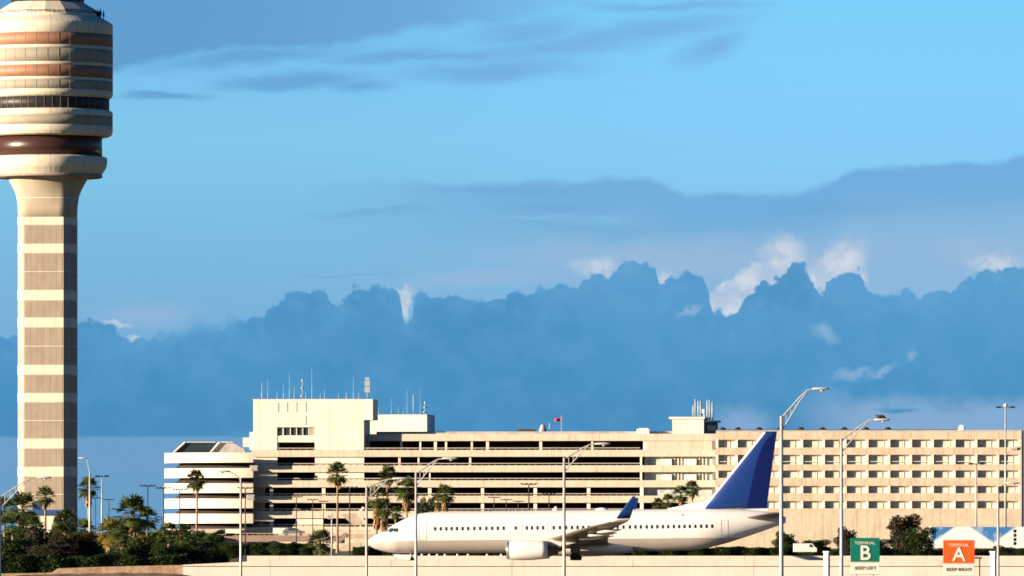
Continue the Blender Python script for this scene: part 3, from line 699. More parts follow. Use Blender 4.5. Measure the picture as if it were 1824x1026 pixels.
for i, (xx, yy, w_) in enumerate(((154, 17, 1.0), (162, 20, .7), (175, 25, 1.3), (180, 24, .5), (100, 22, .4), (52, 24, .4), (168, 24, .5), (146, 20, .4), (128, 24, .35), (115, 24, .3), (72, 25, .5), (34, 25, .35), (18, 26, .5), (186, 27, .3))):
    mb = MB(); mb.box(-w_/2, w_/2, -.4, .4, 0, .9); mb.bevel(.12); mb.tube((0, 0, .9), (0, 0, 1.3), .08, n=6); mb.tube((0, 0, -1.1), (0, 0, 0), .06, n=6)
    o = mb.build('roof_equipment', M['black'], TW); o.location = (pxx(xx, td)-pxx(85, td), -3, tz(yy+6))
B = empty('tower_base_building', (pxx(82, 1470), 1470, 0), label='small cream building with a blue fascia at the foot of the control tower', cat='building')
zb = lambda y: pz(y, 1470)
mb = MB(); mb.box(-2.4, 2.3, 0, 8, -.04, zb(917)); mb.build('wall', M['white_wall'], B)
mb = MB(); mb.box(-3.2, 2.7, -.5, 8.5, zb(916.8), zb(908)); mb.build('fascia', M['bluefascia'], B)
mb = MB(); mb.box(-2.4, -.4, .5, 7, zb(907.8), zb(896)); mb.build('roof_plant', M['bluefascia'], B)

# ------------------------------------------------------------------ airliner
PD, SC = 847.0, 17.8
AX = pxx(656, PD)
A = empty('airliner', (AX+20.9, PD, 0), label='white twin-engine airliner with a blue tail fin taxiing to the left', cat='airplane')
A.rotation_euler = (0, R(-.55), R(-1.3))
ox = 20.9
sp_ = lambda x: (x-656)/SC-ox
zp_ = lambda y: (1003-y)/SC
prof = [(656, 962.5, 964), (657.5, 958.5, 967.5), (661, 955, 971), (667, 951, 974.5), (676, 947, 977.5), (686, 943, 980), (695, 936.5, 982), (705, 930, 983.3), (715, 925, 982.8), (727, 919.5, 983.2), (742, 914, 983.6), (758, 910.8, 983.8), (780, 909, 983.8), (850, 908.5, 983.8), (950, 908.5, 983.8), (1060, 908.5, 983.8), (1180, 908.5, 983.8), (1230, 908.5, 982.6), (1265, 908.7, 979), (1300, 909.5, 970), (1335, 911, 959), (1365, 914, 949), (1385, 918, 942), (1398, 922, 938), (1404, 925, 935)]
def fp(x):
    t = interp([(a, b) for a, b, c in prof], x); b = interp([(a, c) for a, b, c in prof], x)
    zt, zb_ = zp_(t), zp_(b); h = (zt-zb_)/2; cz = (zt+zb_)/2
    wmax = 1.88; w = min(wmax, h*(.98 if x < 800 else .93))
    return cz, h, w
def surf(x, z):
    cz, h, w = fp(x); q = max(0.0, 1-((z-cz)/h)**2); return w*math.sqrt(q)
rings = []
xs = sorted(set([a for a, b, c in prof]+list(range(800, 1200, 60))+[658.5, 664, 671, 681, 690, 700, 710, 721, 734, 750, 768, 1247, 1282, 1318, 1350, 1375]))
for x in xs:
    cz, h, w = fp(x); rings.append([(sp_(x), w*math.cos(2*math.pi*i/40), cz+h*math.sin(2*math.pi*i/40)) for i in range(40)])
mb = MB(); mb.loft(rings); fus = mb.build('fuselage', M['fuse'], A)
def patch(name, mat, x0, x1, y0, y1, nx=4, ny=4, parent=A, off=.012, cornr=0.0, label=None, shear=0.0, side=-1):
    mb = MB(); V = []
    for j in range(ny+1):
        row = []
        for i in range(nx+1):
            a, b = i/nx, j/ny; xx, yy = x0+(x1-x0)*a, y0+(y1-y0)*b
            if cornr:
                cx_, cy_ = (a-.5)*2, (b-.5)*2; k = 1/max(1, (abs(cx_)**cornr+abs(cy_)**cornr)**(1/cornr)); xx = x0+(x1-x0)*(.5+cx_*k/2); yy = y0+(y1-y0)*(.5+cy_*k/2)
            xx += shear*(1-b)
            z = zp_(yy); row.append(mb.b.verts.new((sp_(xx), side*(surf(xx, z)+off), z)))
        V.append(row)
    for j in range(ny):
        for i in range(nx): f = mb.b.faces.new((V[j][i], V[j][i+1], V[j+1][i+1], V[j+1][i])); f.smooth = True
    return mb.build(name, mat, parent, label, normals=False)
wins = [777, 787, 797, 806.5, 816, 826, 836, 847, 857.5, 868.5, 879, 889, 899.5, 921, 941, 950, 960, 970, 989, 1000, 1011, 1021.5, 1031.5, 1041.5, 1051.5, 1061.5, 1071, 1081, 1092, 1103, 1113.5, 1125, 1135, 1144.6, 1155, 1164.5, 1174, 1184, 1193.5, 1203.5, 1213, 1222.6, 1232, 1242, 1252, 1262, 1272]
for x in wins:
    patch('cabin_window', M['glass'], x-2.1, x+2.1, 936.4, 943.4, cornr=3.0, off=.015)
def frame(x0, x1, y0, y1, t, name, mat):
    for (a, b, c, d) in ((x0, x1, y0, y0+t), (x0, x1, y1-t, y1), (x0, x0+t, y0, y1), (x1-t, x1, y0, y1)): pass
    mb = MB()
    for (a, b, c, d) in ((x0, x1, y0, y0+t), (x0, x1, y1-t, y1), (x0, x0+t, y0+t, y1-t), (x1-t, x1, y0+t, y1-t)):
        N = 8; L = []
        for i in range(N+1):
            if (b-a) > (d-c): p, q = a+(b-a)*i/N, None; r0 = (p, c); r1 = (p, d)
            else: p = c+(d-c)*i/N; r0 = (a, p); r1 = (b, p)
            L.append([(sp_(u_), -(surf(u_, zp_(v_))+.011), zp_(v_)) for u_, v_ in (r0, r1)])
        mb.loft(L, closed=False, caps=False)
    return mb.build(name, mat, A)
line = pbr('door_seam', (.42, .4, .38), .5)
frame(748, 762, 928, 960, .7, 'door', line); frame(1288, 1301, 929, 957, .7, 'door', line)
frame(925, 933, 931, 948, .5, 'emergency_exit', line); frame(977, 985, 931, 948, .5, 'emergency_exit', line)
# flight-deck windows
for (a, b, c, d, sh) in ((684, 691, 940.2, 944.6, 3), (692.3, 701, 937.6, 945.2, 2.6), (702.2, 711, 937.8, 945, .6)):
    patch('cockpit_window', M['glass'], a, b, c, d, cornr=5.0, off=.015, shear=sh)
    patch('cockpit_window', M['glass'], a, b, c, d, cornr=5.0, off=.015, shear=sh, side=1)
# dorsal fin and tail
def airfoil(sLE, ch, th, n=9):
    up = []; lo = []
    for i in range(n+1):
        t = i/n; t = t*t*(3-2*t); y = 5*th*(.2969*math.sqrt(t)-.126*t-.3516*t*t+.2843*t**3-.1036*t**4)
        up.append((sLE+ch*t, y*ch)); lo.append((sLE+ch*t, -y*ch))
    return up+lo[::-1][1:-1]
def finsec(y, x0, x1, th): return [(s_, t_, zp_(y)) for s_, t_ in airfoil(sp_(x0), sp_(x1)-sp_(x0), th)]
le = lambda y: 1367-(y-771)*(1367-1273.6)/(885-771)
te = lambda y: 1390-(y-771)*(1390-1378)/(854-771)
hinge = lambda y: te(y)-(te(y)-le(y))*.30
mb = MB(); mb.loft([finsec(y, le(y)+1.6, te(y)-.4, .09 if y > 800 else .1) for y in (909, 885, 850, 810, 775, 771.3)]); mb.build('tail_fin', M['blue'], A)
mb = MB()
L = []
for y in (905, 885, 850, 810, 773):
    w_ = .10; L.append([(sp_(le(y)), 0, zp_(y)), (sp_(le(y)+4), w_, zp_(y)), (sp_(le(y)+4), -w_, zp_(y))])
mb.loft(L, smooth=False); mb.build('fin_leading_edge', M['plane_white'], A)
edge = [(771, 1389), (780, 1377), (791, 1367), (808, 1359), (826, 1353), (854, 1346), (880, 1340), (908, 1335)]
def fth(y, x):
    c = (te(y)-.4-le(y)-1.6)/SC; t = min(1, max(0, (x-le(y)-1.6)/(te(y)-.4-le(y)-1.6))); th = .09 if y > 800 else .1
    return 5*th*(.2969*math.sqrt(t)-.126*t-.3516*t*t+.2843*t**3-.1036*t**4)*c+.014
mb = MB()
for sd_ in (-1, 1):
    L = []
    for y in (771.6, 776, 782, 790, 800, 812, 826, 840, 854, 870, 890, 908):
        x0 = interp(edge, y); x1 = te(y)-.2; L.append([(sp_(x0+(x1-x0)*k/4), sd_*fth(y, x0+(x1-x0)*k/4), zp_(y)) for k in range(5)])
    mb.loft(L, closed=False, caps=False)
mb.build('rudder', M['navy'], A, normals=False)
mb = MB(); dz = [(1186, 909.5), (1215, 903), (1235, 897), (1257, 893), (1268, 891)]
L = []
for (x, y) in dz: L.append([(sp_(x), 0, zp_(y)), (sp_(x)+.1, .16, zp_(911)), (sp_(x)+.1, -.16, zp_(911))])
L.append([(sp_(1285), 0, zp_(872)), (sp_(1290), .18, zp_(911)), (sp_(1290), -.18, zp_(911))])
mb.loft(L); mb.build('dorsal_fin', M['plane_white'], A)
patch('fin_root_fairing', M['plane_white'], 1262, 1372, 909.6, 914, nx=10)
for sg in (-1, 1):
    mb = MB(); L = []
    for (yy, l, c, z) in ((.3, 1330, 62, 926), (2.5, 1343, 50, 923.5), (5.2, 1362, 35, 920), (7.1, 1376, 24, 917.5)):
        L.append([(s_, sg*yy, zp_(z)+t_) for s_, t_ in airfoil(sp_(l), c/SC, .10)])
    mb.loft(L); mb.build('tailplane', M['wing_grey'], A)
# wings
def wing(sg):
    st = [(1.2, 948, 140, 968.5, .13), (1.9, 957, 128, 967.5, .13), (4.0, 978, 102, 962, .12), (5.6, 992, 84, 958.5, .115), (9.0, 1023, 65, 948.5, .11), (13.0, 1060, 46, 938.5, .11), (15.6, 1084, 35, 933, .11), (16.6, 1094, 30, 930.5, .11)]
    mb = MB(); L = [[(s_, sg*yy, zp_(z)+t_) for s_, t_ in airfoil(sp_(l), c/SC, th)] for yy, l, c, z, th in st]
    mb.loft(L); wg = mb.build('wing', M['wing_grey'], A)
    # blended winglet: base grey, blade blue
    def sec(yy, l, c, z, tilt, th=.09):
        o = []
        for s_, t_ in airfoil(sp_(l), c/SC, th): o.append((s_, sg*(yy-t_*math.sin(tilt)), zp_(z)+t_*math.cos(tilt)))
        return o
    mb = MB(); mb.loft([sec(16.6, 1094, 30, 930.5, 0, .11), sec(17.0, 1099, 27, 928.5, R(30)), sec(17.25, 1104, 24.5, 925, R(55))]); mb.build('winglet_root', M['fairing'], A)
    mb = MB(); mb.loft([sec(17.25, 1104.05, 24.3, 924.9, R(55)), sec(17.4, 1111, 21, 914, R(70)), sec(17.7, 1122, 14, 900, R(76)), sec(17.9, 1131, 7.5, 889, R(78)), sec(17.91, 1133, 4.5, 886.5, R(78))]); mb.build('winglet', M['blue'], A)
    # flap track fairings
    for (yy, x0, ln, y0, rr) in ((6.6, 1035, 62, 955, .26), (9.4, 1052, 52, 949.5, .23), (12.2, 1069, 44, 944, .2)):
        mb = MB(); L = []
        for i in range(11):
            t = i/10; r_ = rr*math.sqrt(max(0, math.sin(math.pi*min(1, t*.96+.02))))*(1-.35*t); L.append([(sp_(x0+ln*t), sg*yy+r_*.75*math.cos(2*math.pi*j/10), zp_(y0+3)+.25*t-.12+r_*math.sin(2*math.pi*j/10)) for j in range(10)])
        mb.loft(L); mb.build('flap_fairing', M['fairing'], A)
    # flaps slightly drooped
    mb = MB(); L = [[(s_, sg*yy, zp_(z)+t_-(s_-sp_(l))*.22) for s_, t_ in airfoil(sp_(l), c/SC, .1)] for yy, l, c, z in ((2.2, 1062, 26, 966.5), (5.5, 1066, 20, 959.5), (10.5, 1077, 15, 945.8))]
    mb.loft(L); mb.build('flap', M['wing_grey'], A)
    # engine
    ey = sg*4.85; ecx = 979.5
    ezc = zp_(ecx)
    mb = MB()
    def eng(prof, n=36, flat=True):
        L = []
        for x, r in prof: 
            L.append([(sp_(x), ey+r*math.cos(2*math.pi*i/n), ezc+r*math.sin(2*math.pi*i/n)*(.94 if (flat and math.sin(2*math.pi*i/n) < 0) else 1.0)) for i in range(n)])
        return L
    mb.loft(eng([(911, .96), (918, 1.03), (930, 1.07), (950, 1.06), (968, .99), (979, .93), (979.2, .86), (960, .84)]), caps=False); nac = mb.build('engine_nacelle', M['plane_white'], A)
    mb = MB(); mb.loft(eng([(916, .76), (909, .79), (906.2, .84), (905.6, .88), (906.6, .92), (911, .965)]), caps=False); mb.build('inlet_lip', M['alu'], nac)
    mb = MB(); mb.loft(eng([(916, .765), (925, .77), (926, .05)]), caps=False); mb.loft(eng([(926, .3), (920, .12), (917, .02)]), caps=False); mb.build('fan', M['black'], nac)
    mb = MB(); mb.loft(eng([(960, .80), (978, .72), (990, .56), (998, .46), (998.2, .40), (988, .38)], flat=False), caps=False); mb.loft(eng([(985, .3), (1000, .2), (1010, .05)], flat=False)); mb.build('exhaust_cone', M['exhaust'], nac)
    mb = MB(); L = []
    for (x, za, zb2, w_) in ((925, ezc+1.02, ezc+1.08, .05), (945, ezc+.95, ezc+1.22, .18), (975, ezc+.7, ezc+1.2, .22), (1000, ezc+.35, ezc+1.05, .2), (1030, ezc+.7, ezc+1.05, .06)):
        L.append([(sp_(x), ey-w_, za), (sp_(x), ey+w_, za), (sp_(x), ey+w_, zb2), (sp_(x), ey-w_, zb2)])
    mb.loft(L, smooth=False); mb.build('engine_pylon', M['fairing'], A)
    # main gear
    gx_, gy_ = sp_(1028), sg*2.86
    g_ = MB(); g_.tube((gx_, gy_, .5), (gx_, gy_, 2.1), .11); g_.tube((gx_, gy_, 1.5), (gx_, gy_-sg*1.3, 2.0), .07); g_.tube((gx_, gy_-.5, .56), (gx_, gy_+.5, .56), .08); gg = g_.build('main_gear_leg', M['fairing'], A)
    for dy in (-.42, .42):
        q = MB()
        def wl(r, y): return [(gx_+r*math.cos(2*math.pi*i/28), gy_+y, .56+r*math.sin(2*math.pi*i/28)) for i in range(28)]
        q.loft([wl(.25, dy-.17), wl(.5, dy-.18), wl(.56, dy-.11), wl(.56, dy+.11), wl(.5, dy+.18), wl(.25, dy+.17)]); q.build('wheel', M['tyre'], gg)
    q = MB(); q.box(gx_-.5, gx_+.5, gy_+sg*.72, gy_+sg*.78, 1.0, 1.9); q.build('gear_door', M['wing_grey'], A)
for sg in (-1, 1): wing(sg)
# belly fairing
mb = MB(); L = []
for i in range(15):
    t = i/14; x = 950+180*t; k = math.sqrt(max(0.001, math.sin(math.pi*(.03+.94*t)))); L.append([(sp_(x), (1.2+.75*k)*math.cos(a), zp_(978)+(.25+.55*k)*math.sin(a)) for a in [2*math.pi*j/20 for j in range(20)]])
mb.loft(L); mb.build('belly_fairing', M['fairing'], A)
# nose gear
nx_ = sp_(734)
g_ = MB(); g_.tube((nx_, 0, .4), (nx_-.15, 0, 1.4), .075); g_.tube((nx_, 0, .75), (nx_+.7, 0, 1.3), .05); g_.tube((nx_, -.28, .35), (nx_, .28, .35), .05); ng = g_.build('nose_gear_leg', M['fairing'], A)
for dy in (-.22, .22):
    q = MB()
    def wl(r, y): return [(nx_+r*math.cos(2*math.pi*i/24), y, .36+r*math.sin(2*math.pi*i/24)) for i in range(24)]
    q.loft([wl(.16, dy-.1), wl(.32, dy-.1), wl(.35, dy-.06), wl(.35, dy+.06), wl(.32, dy+.1), wl(.16, dy+.1)]); q.build('wheel', M['tyre'], ng)
for dy in (-.42, .42):
    q = MB(); q.prism([(sp_(700), zp_(985)), (sp_(733), zp_(986)), (sp_(731), zp_(995)), (sp_(708), zp_(991.5))], dy-.02, dy+.02); q.build('nose_gear_door', M['plane_white'], A)
# aerials
mb = MB(); mb.prism([(sp_(985), zp_(909.5)), (sp_(994), zp_(909.5)), (sp_(994), zp_(902)), (sp_(991), zp_(902))], -.03, .03); mb.build('blade_aerial', M['plane_white'], A)
mb = MB(); L = []
for i in range(9):
    t = i/8; k = math.sqrt(max(.002, math.sin(math.pi*(.02+.96*t)))); L.append([(sp_(1063+24*t), .35*k*math.cos(a), zp_(909)+.25*k*math.sin(a)) for a in [2*math.pi*j/12 for j in range(12)]])
mb.loft(L); mb.build('aerial_dome', M['plane_white'], A)
mb = MB(); mb.prism([(sp_(1083), zp_(985)), (sp_(1086), zp_(985)), (sp_(1087), zp_(992)), (sp_(1085.5), zp_(992))], -.02, .02); mb.build('blade_aerial', M['fairing'], A)
patch('static_port_mark', M['flag'], 1217, 1223, 918.5, 920.2, nx=3, ny=2)

# ------------------------------------------------------------------ street lamps in front
def lamp(x, ytop, tip, d, zb, label, r=.13, heads=1, name='street_lamp', dy=0.0, truss=True, grp='cobra-head street lamps'):
    b = px(x, ytop, d); L = empty(name, (b.x, d, zb), label=label, cat='street lamp', group=grp)
    h = b.z-zb; t = px(tip[0], tip[1], d); dx, dz_ = t.x-b.x, t.z-zb
    mb = MB(); mb.tube((0, 0, 0), (0, 0, h), r*1.25, r*.8, 12); mb.tube((0, 0, 0), (0, 0, .3), r*2.2, r*2, 12); mb.build('pole', M['galv'], L)
    mb = MB(); sg = 1 if dx > 0 else -1; P0 = Vector((0, 0, h-.1)); P1 = Vector((dx*.55, 0, h+(dz_-h)*.70)); P2 = Vector((dx*.78, 0, h+(dz_-h)*.96)); P3 = Vector((dx, 0, dz_))
    for a, c in ((P0, P1), (P1, P2), (P2, P3)): mb.tube(a, c, .045, n=6)
    if truss:
        Q0 = Vector((0, 0, h-.85)); mb.tube(Q0, P1-Vector((0, 0, .2)), .035, n=6); mb.tube(P1-Vector((0, 0, .2)), P2, .035, n=6)
        for k in (.25, .5, .75): mb.tube(P0.lerp(P1, k), Q0.lerp(P1-Vector((0, 0, .2)), k), .025, n=5)
    mb.build('arm', M['galv'], L)
    mb = MB(); n = 9; L2 = []
    for i in range(n+1):
        k = i/n; rr = .17*math.sqrt(max(.01, math.sin(math.pi*(.1+.85*k)))); L2.append([(dx-sg*.15+sg*.95*k, rr*math.cos(a), dz_+.02+rr*.5*math.sin(a)) for a in [2*math.pi*j/10 for j in range(10)]])
    mb.loft(L2); mb.build('lamp_head', M['lamphead'], L)
    mb = MB(); mb.lathe([(.13, 0), (.1, -.05), (.01, -.08)], 10, c=(dx+sg*.4, 0)); o = mb.build('lens', M['lens'], L); o.location = (0, 0, dz_-.06)
    return L
lamp(1392, 741, (1452, 693), 480, -6, 'tall galvanised lamp pole crossing the blue tail fin, arm to the right', r=.12)
lamp(1499, 781, (1562, 748), 520, -6, 'galvanised lamp pole in front of the hotel with birds on its arm', r=.11)
lamp(1005, 815, (1064, 791), 500, -6, 'galvanised lamp pole crossing the middle of the aircraft fuselage', r=.10)
lamp(741, 841, (792, 817), 500, -6, 'galvanised lamp pole crossing the fuselage behind the flight deck', r=.092)
lamp(653, 866, (704, 853), 500, -6, 'galvanised lamp pole just ahead of the aircraft nose', r=.085)
lamp(429, 851, (405, 840), 620, -6, 'galvanised lamp pole in front of the ramp building, arm to the left', r=.10, truss=False)
lamp(160, 843, (153, 816), 900, -.04, 'galvanised lamp pole between the control tower and the ramp building, short arm', r=.13, truss=False)
lamp(-1, 884, (70, 851), 560, -6, 'lamp at the left picture edge, its arm reaching across the tower foot', r=.12)
lamp(1778, 866, (1796, 861), 600, -6, 'grey lamp pole crossing the bottom right beside the white sign post', r=.10, truss=False)
# birds on the arm
bird = None
for i, xx in enumerate((1564, 1569, 1574)):
    p = px(xx, 746.5, 520)
    mb = MB(); L = []
    for k in range(8):
        t = k/7; r_ = [.01, .05, .075, .08, .07, .05, .03, .01][k]; L.append([(-.16+.34*t, r_*math.cos(a), .04+.16*(1-t)+r_*math.sin(a)) for a in [2*math.pi*j/8 for j in range(8)]])
    mb.loft(L); bo = mb.build('bird', M['black']); bo.location = (p.x, p.y, p.z-.04); bo.rotation_euler = (0, 0, (i-1)*.5); bo.scale = (1.15, 1.15, 1.35)
    tag(bo, ('leftmost', 'middle', 'rightmost')[i]+' of three small dark birds perched on the lamp arm above the hotel', 'bird', 'birds on the lamp arm')
# distant twin lamp at the right, cross mast by the hotel
def mast(x, ytop, d, label, w=.7, white=True, ball=False, r=.1):
    b = px(x, ytop, d); L = empty('light_mast', (b.x, d, -.04), label=label, cat='light mast'); h = b.z+.04
    mb = MB(); mb.tube((0, 0, 0), (0, 0, h), r*1.2, r*.7, 10); mb.build('pole', M['galv'] if white else M['darkpole'], L)
    mb = MB(); mb.tube((-w, 0, h-.1), (w, 0, h-.1), .05, n=6); mb.build('cross_arm', M['galv'], L)
    for s_ in (-1, 1):
        mb = MB(); mb.box(-.35, .35, -.3, .3, -.12, .12); mb.bevel(.05); o = mb.build('lamp_head', M['black'], L); o.location = (s_*w, 0, h-.1)
    if ball:
        mb = MB(); mb.lathe([(.01, -.28), (.2, -.2), (.28, 0), (.2, .2), (.01, .28)], 14); o = mb.build('beacon', M['lens'], L); o.location = (0, -.1, h+.15)
    return L
mast(1791, 724, 1200, 'tall twin-headed light mast with a round beacon at the far right', w=1.0, ball=True, r=.15)
mast(1739, 825, 1250, 'shorter twin-headed light mast in front of the hotel windows', w=.8, r=.13)
mast(181.5, 847, 1200, 'slim white light mast with two heads right of the control tower', w=.65, r=.12)

# parking-lot lights: dark T masts
lot = empty('lot_light', (0, 0, 0))
mb = MB(); mb.tube((0, 0, 0), (0, 0, 8.9), .095, .07, 8); mb.build('pole', M['darkpole'], lot)
mb = MB(); mb.box(-.9, .9, -.05, .05, 8.82, 8.92); mb.build('cross_arm', M['darkpole'], lot)
for dx in (-.85, -.3, .3, .85):
    mb = MB(); mb.box(dx-.2, dx+.2, -.3, .3, 8.93, 9.03); mb.build('lamp_head', M['darkpole'], lot)
spots = [(263, 864, 'dark T-shaped lot light standing alone in the blue gap left of the ramp building'), (194, 889, 'dark T-shaped lot light just right of the slim white mast'), (170, 886, 'dark T-shaped lot light behind the tall palm beside the tower'),
         (291, 868, 'dark T-shaped lot light touching the left edge of the ramp building'), (288, 921, 'short dark lot light low at the left edge of the ramp building'), (320, 871, 'brown lot light in front of the ramp bands left of the tall palm'),
         (528, 884, 'brown lot light, leftmost of three in front of the tall block'), (557, 889, 'brown lot light, middle of three in front of the tall block'), (576, 892, 'brown lot light, rightmost of three in front of the tall block'),
         (623, 867, 'thin dark lot light right of the tall slim palm on the terminal'), (942, 861, 'taller lot light on the terminal above the fuselage, right of the low three'), (880, 885, 'leftmost of three low lot lights above the fuselage'),
         (902, 889, 'middle of three low lot lights above the fuselage'), (923, 892, 'rightmost of three low lot lights above the fuselage'), (978, 879, 'lot light close left of the lamp pole that crosses mid fuselage'), (437, 868, 'slim lot light right beside the lamp pole before the ramp')]
for i, (x, y, lb) in enumerate(spots):
    o = lot if i == 0 else copy_tree(lot)
    d = 6.1*F/(951-y); s_ = 1.0
    if d > 1640: s_ = 1500*(951-y)/F; s_ = (s_+2.9)/9.0; d = 1500
    o.location = (pxx(x, d), d, 0); o.scale = (s_ if s_ < 1 else 1, 1, s_); tag(o, lb, 'lot light', 'dark lot lights in front of the buildings')
# short posts
for (x, y0, d, lb) in ((41, 973, 860, 'short white post before the dark shrubs at bottom left'), (80, 990, 860, 'stubby grey post between shrubs right of the white post'), (591, 917, 1000, 'grey post in front of the terminal left of the concrete stair')):
    p = px(x, y0, d); mb = MB(); mb.tube((0, 0, -.04), (0, 0, p.z), .11, .09, 8); mb.tube((0, 0, p.z), (0, 0, p.z+.1), .13, .05, 8)
    if x == 591: mb.box(-.5, .1, -.2, .2, p.z-.5, p.z-.05)
    o = mb.build('post', M['post_white'] if x == 41 else M['galv']); o.location = (p.x, d, 0); tag(o, lb, 'post')

# ------------------------------------------------------------------ signs
def text(body, size, mat, parent, x, z, y=-.03, name='lettering', sx=1.0, off=.0):
    c = bpy.data.curves.new(name, 'FONT'); c.body = body; c.size = size; c.align_x = 'CENTER'; c.align_y = 'CENTER'; c.extrude = .006; c.offset = off
    t = bpy.data.objects.new(name, c); col.objects.link(t)
    dg = bpy.context.evaluated_depsgraph_get(); me = bpy.data.meshes.new_from_object(t.evaluated_get(dg)); bpy.data.objects.remove(t)
    o = bpy.data.objects.new(name, me); me.materials.clear(); me.materials.append(mat); col.objects.link(o); o.parent = parent
    o.location = (x, y, z); o.rotation_euler = (R(90), 0, 0); o.scale = (sx, 1, 1); return o
def sign(x0, x1, y0, ysplit, y1, d, mat, letter, words, label):
    cx_ = (x0+x1)/2; L = empty('terminal_sign', (pxx(cx_, d), d, -6), label=label, cat='road sign')
    z = lambda y: pz(y, d)+6; w_ = pxx(x1, d)-pxx(x0, d)
    mb = MB(); mb.box(-w_/2, w_/2, 0, .05, z(ysplit)+.02, z(y0)); mb.bevel(.012); up = mb.build('upper_panel', mat, L)
    text(letter, (z(y0)-z(ysplit))*.84, M['sign_white'], L, .0, z(y0+(ysplit-y0)*.65), name='letter', off=.02)
    text('TERMINAL', .30, M['sign_white'], L, 0, z(y0+(ysplit-y0)*.22), sx=1.05)
    mb = MB(); mb.box(-w_/2+.03, w_/2-.03, 0, .05, z(y1), z(ysplit)-.02); mb.bevel(.012); mb.build('lower_panel', M['sign_white'], L)
    text(words, .34, M['sign_black'], L, 0, (z(y1)+z(ysplit))/2, sx=1.0)
    mb = MB(); rr = .02
    for (a, b, c, e) in ((-w_/2, w_/2, z(ysplit)-.03, z(ysplit)+.01), (-w_/2, w_/2, z(y1)-.03, z(y1))): mb.box(a, b, -.012, .0, c, e)
    mb.build('border', M['brown_beam'] if letter == 'B' else mat, L)
    for s_ in (-.6, .6):
        mb = MB(); mb.box(s_-.05, s_+.05, .06, .14, 0, z(y0)-.2); mb.build('post', M['galv'], L)
sign(1515, 1567, 958, 1001, 1023, 600, M['green_sign'], 'B', 'KEEP LEFT', 'green terminal B sign above a white KEEP LEFT panel')
sign(1680, 1736, 962, 1003, 1026, 600, M['orange_sign'], 'A', 'KEEP RIGHT', 'orange terminal A sign above a white KEEP RIGHT panel')
for x, lb in ((1471, 'thick white square post left of the green sign'), (1768, 'thick white square post right of the orange sign')):
    d = 560; p = px(x, 984, d); mb = MB(); mb.box(-.17, .17, 0, .34, 0, p.z+6); mb.bevel(.02); mb.box(-.21, .21, -.04, .38, p.z+6, p.z+6.08)
    o = mb.build('sign_post', M['post_white']); o.location = (p.x, d, -6); o.rotation_euler = (0, 0, R(-24)); tag(o, lb, 'post')
d = 700; p = px(1745, 995, d); mb = MB(); mb.tube((0, 0, 0), (0, 0, p.z+6), .05, n=8); mb.box(-.6, .2, -.15, .15, p.z+6, p.z+6.12); o = mb.build('bollard_light', M['black']); o.location = (p.x, d, -6)
tag(o, 'thin black lamp post with a flat head right of the orange sign', 'lamp post')

# ------------------------------------------------------------------ rooftop antennas and flag
def antenna(x, y0, y1, dep, kind, label, r=.05):
    xx, t = T.solve(x, dep); p = T.o+T.e*xx+T.n*dep; z0, z1 = pz(y1, t), pz(y0, t)
    mb = MB()
    if kind == 'whip': mb.tube((0, 0, 0), (0, 0, (z1-z0)*.35), r*1.1, n=6); mb.tube((0, 0, (z1-z0)*.35), (0, 0, z1-z0), r*.7, r*.5, 6)
    elif kind == 'rod': mb.tube((0, 0, 0), (0, 0, z1-z0), r*2.2, n=8)
    elif kind == 'panel':
        mb.tube((0, 0, 0), (0, 0, z1-z0), .12, n=8); mb.box(-.55, .55, -.3, .3, (z1-z0)*.30, (z1-z0)*.55); mb.box(-.55, .55, -.3, .3, (z1-z0)*.6, (z1-z0)*.84); mb.box(-.4, .4, -.4, -.31, (z1-z0)*.86, z1-z0)
    elif kind == 'dish':
        mb.tube((0, 0, 0), (0, 0, z1-z0), .07, n=6)
        for q in (.15, .55, .95): mb.tube((-.35+.3*q, -.2, (z1-z0)*q), (.35, .1, (z1-z0)*q), .2, .05, n=10)
    o = mb.build('antenna', M['antenna']); o.location = (p.x, p.y, z0); o.rotation_euler = (0, 0, -T.a)
    tag(o, label, 'antenna', 'antennas on the terminal roof')
al = [(466.5, 681, 'whip', 'bright tall'), (477, 678, 'whip', 'second, slightly taller'), (493.5, 697, 'whip', 'third, very short'), (505, 684, 'whip', 'fourth, mid-height'), (515.5, 664, 'whip', 'fifth, very tall'), (524, 688, 'whip', 'sixth, short'), (538.5, 676, 'dish', 'seventh, small multi-dish'),
      (544.5, 699, 'whip', 'eighth, lowest'), (555.5, 657, 'whip', 'ninth, tallest'), (570.5, 700, 'whip', 'tenth, stubby'), (578, 694, 'whip', 'eleventh, short'), (603, 700, 'whip', 'twelfth, small'), (617, 699, 'whip', 'thirteenth, stout short'), (629.5, 671, 'whip', 'fourteenth, tall thin'), (639, 699, 'whip', 'fifteenth, short')]
for x, y, k, w_ in al: antenna(x, y, 710.6, 6, k, f'{w_} white antenna from the left on the tall block roof' if w_ != 'bright tall' else 'bright tall white antenna, first from the left on the tall block roof', .06 if x != 466.5 and x != 617 else .1)
antenna(654.5, 672, 710.6, 3, 'panel', 'stout white panel antenna cluster at the right end of the tall block roof')
bl = [(674, 724, 'whip', 'first'), (697, 710, 'whip', 'second'), (709.5, 724, 'whip', 'third'), (718.5, 728, 'whip', 'fourth'), (725, 694, 'whip', 'fifth'), (736.5, 702, 'rod', 'sixth, thicker'), (748.5, 694, 'whip', 'seventh, tallest')]
for x, y, k, w_ in bl: antenna(x, y, 737.4, 35, k, f'{w_} thin antenna from the left on the white penthouse', .05)
antenna(757, 716, 737.4, 35, 'dish', 'short mast with crossed arms at the right end of the white penthouse')
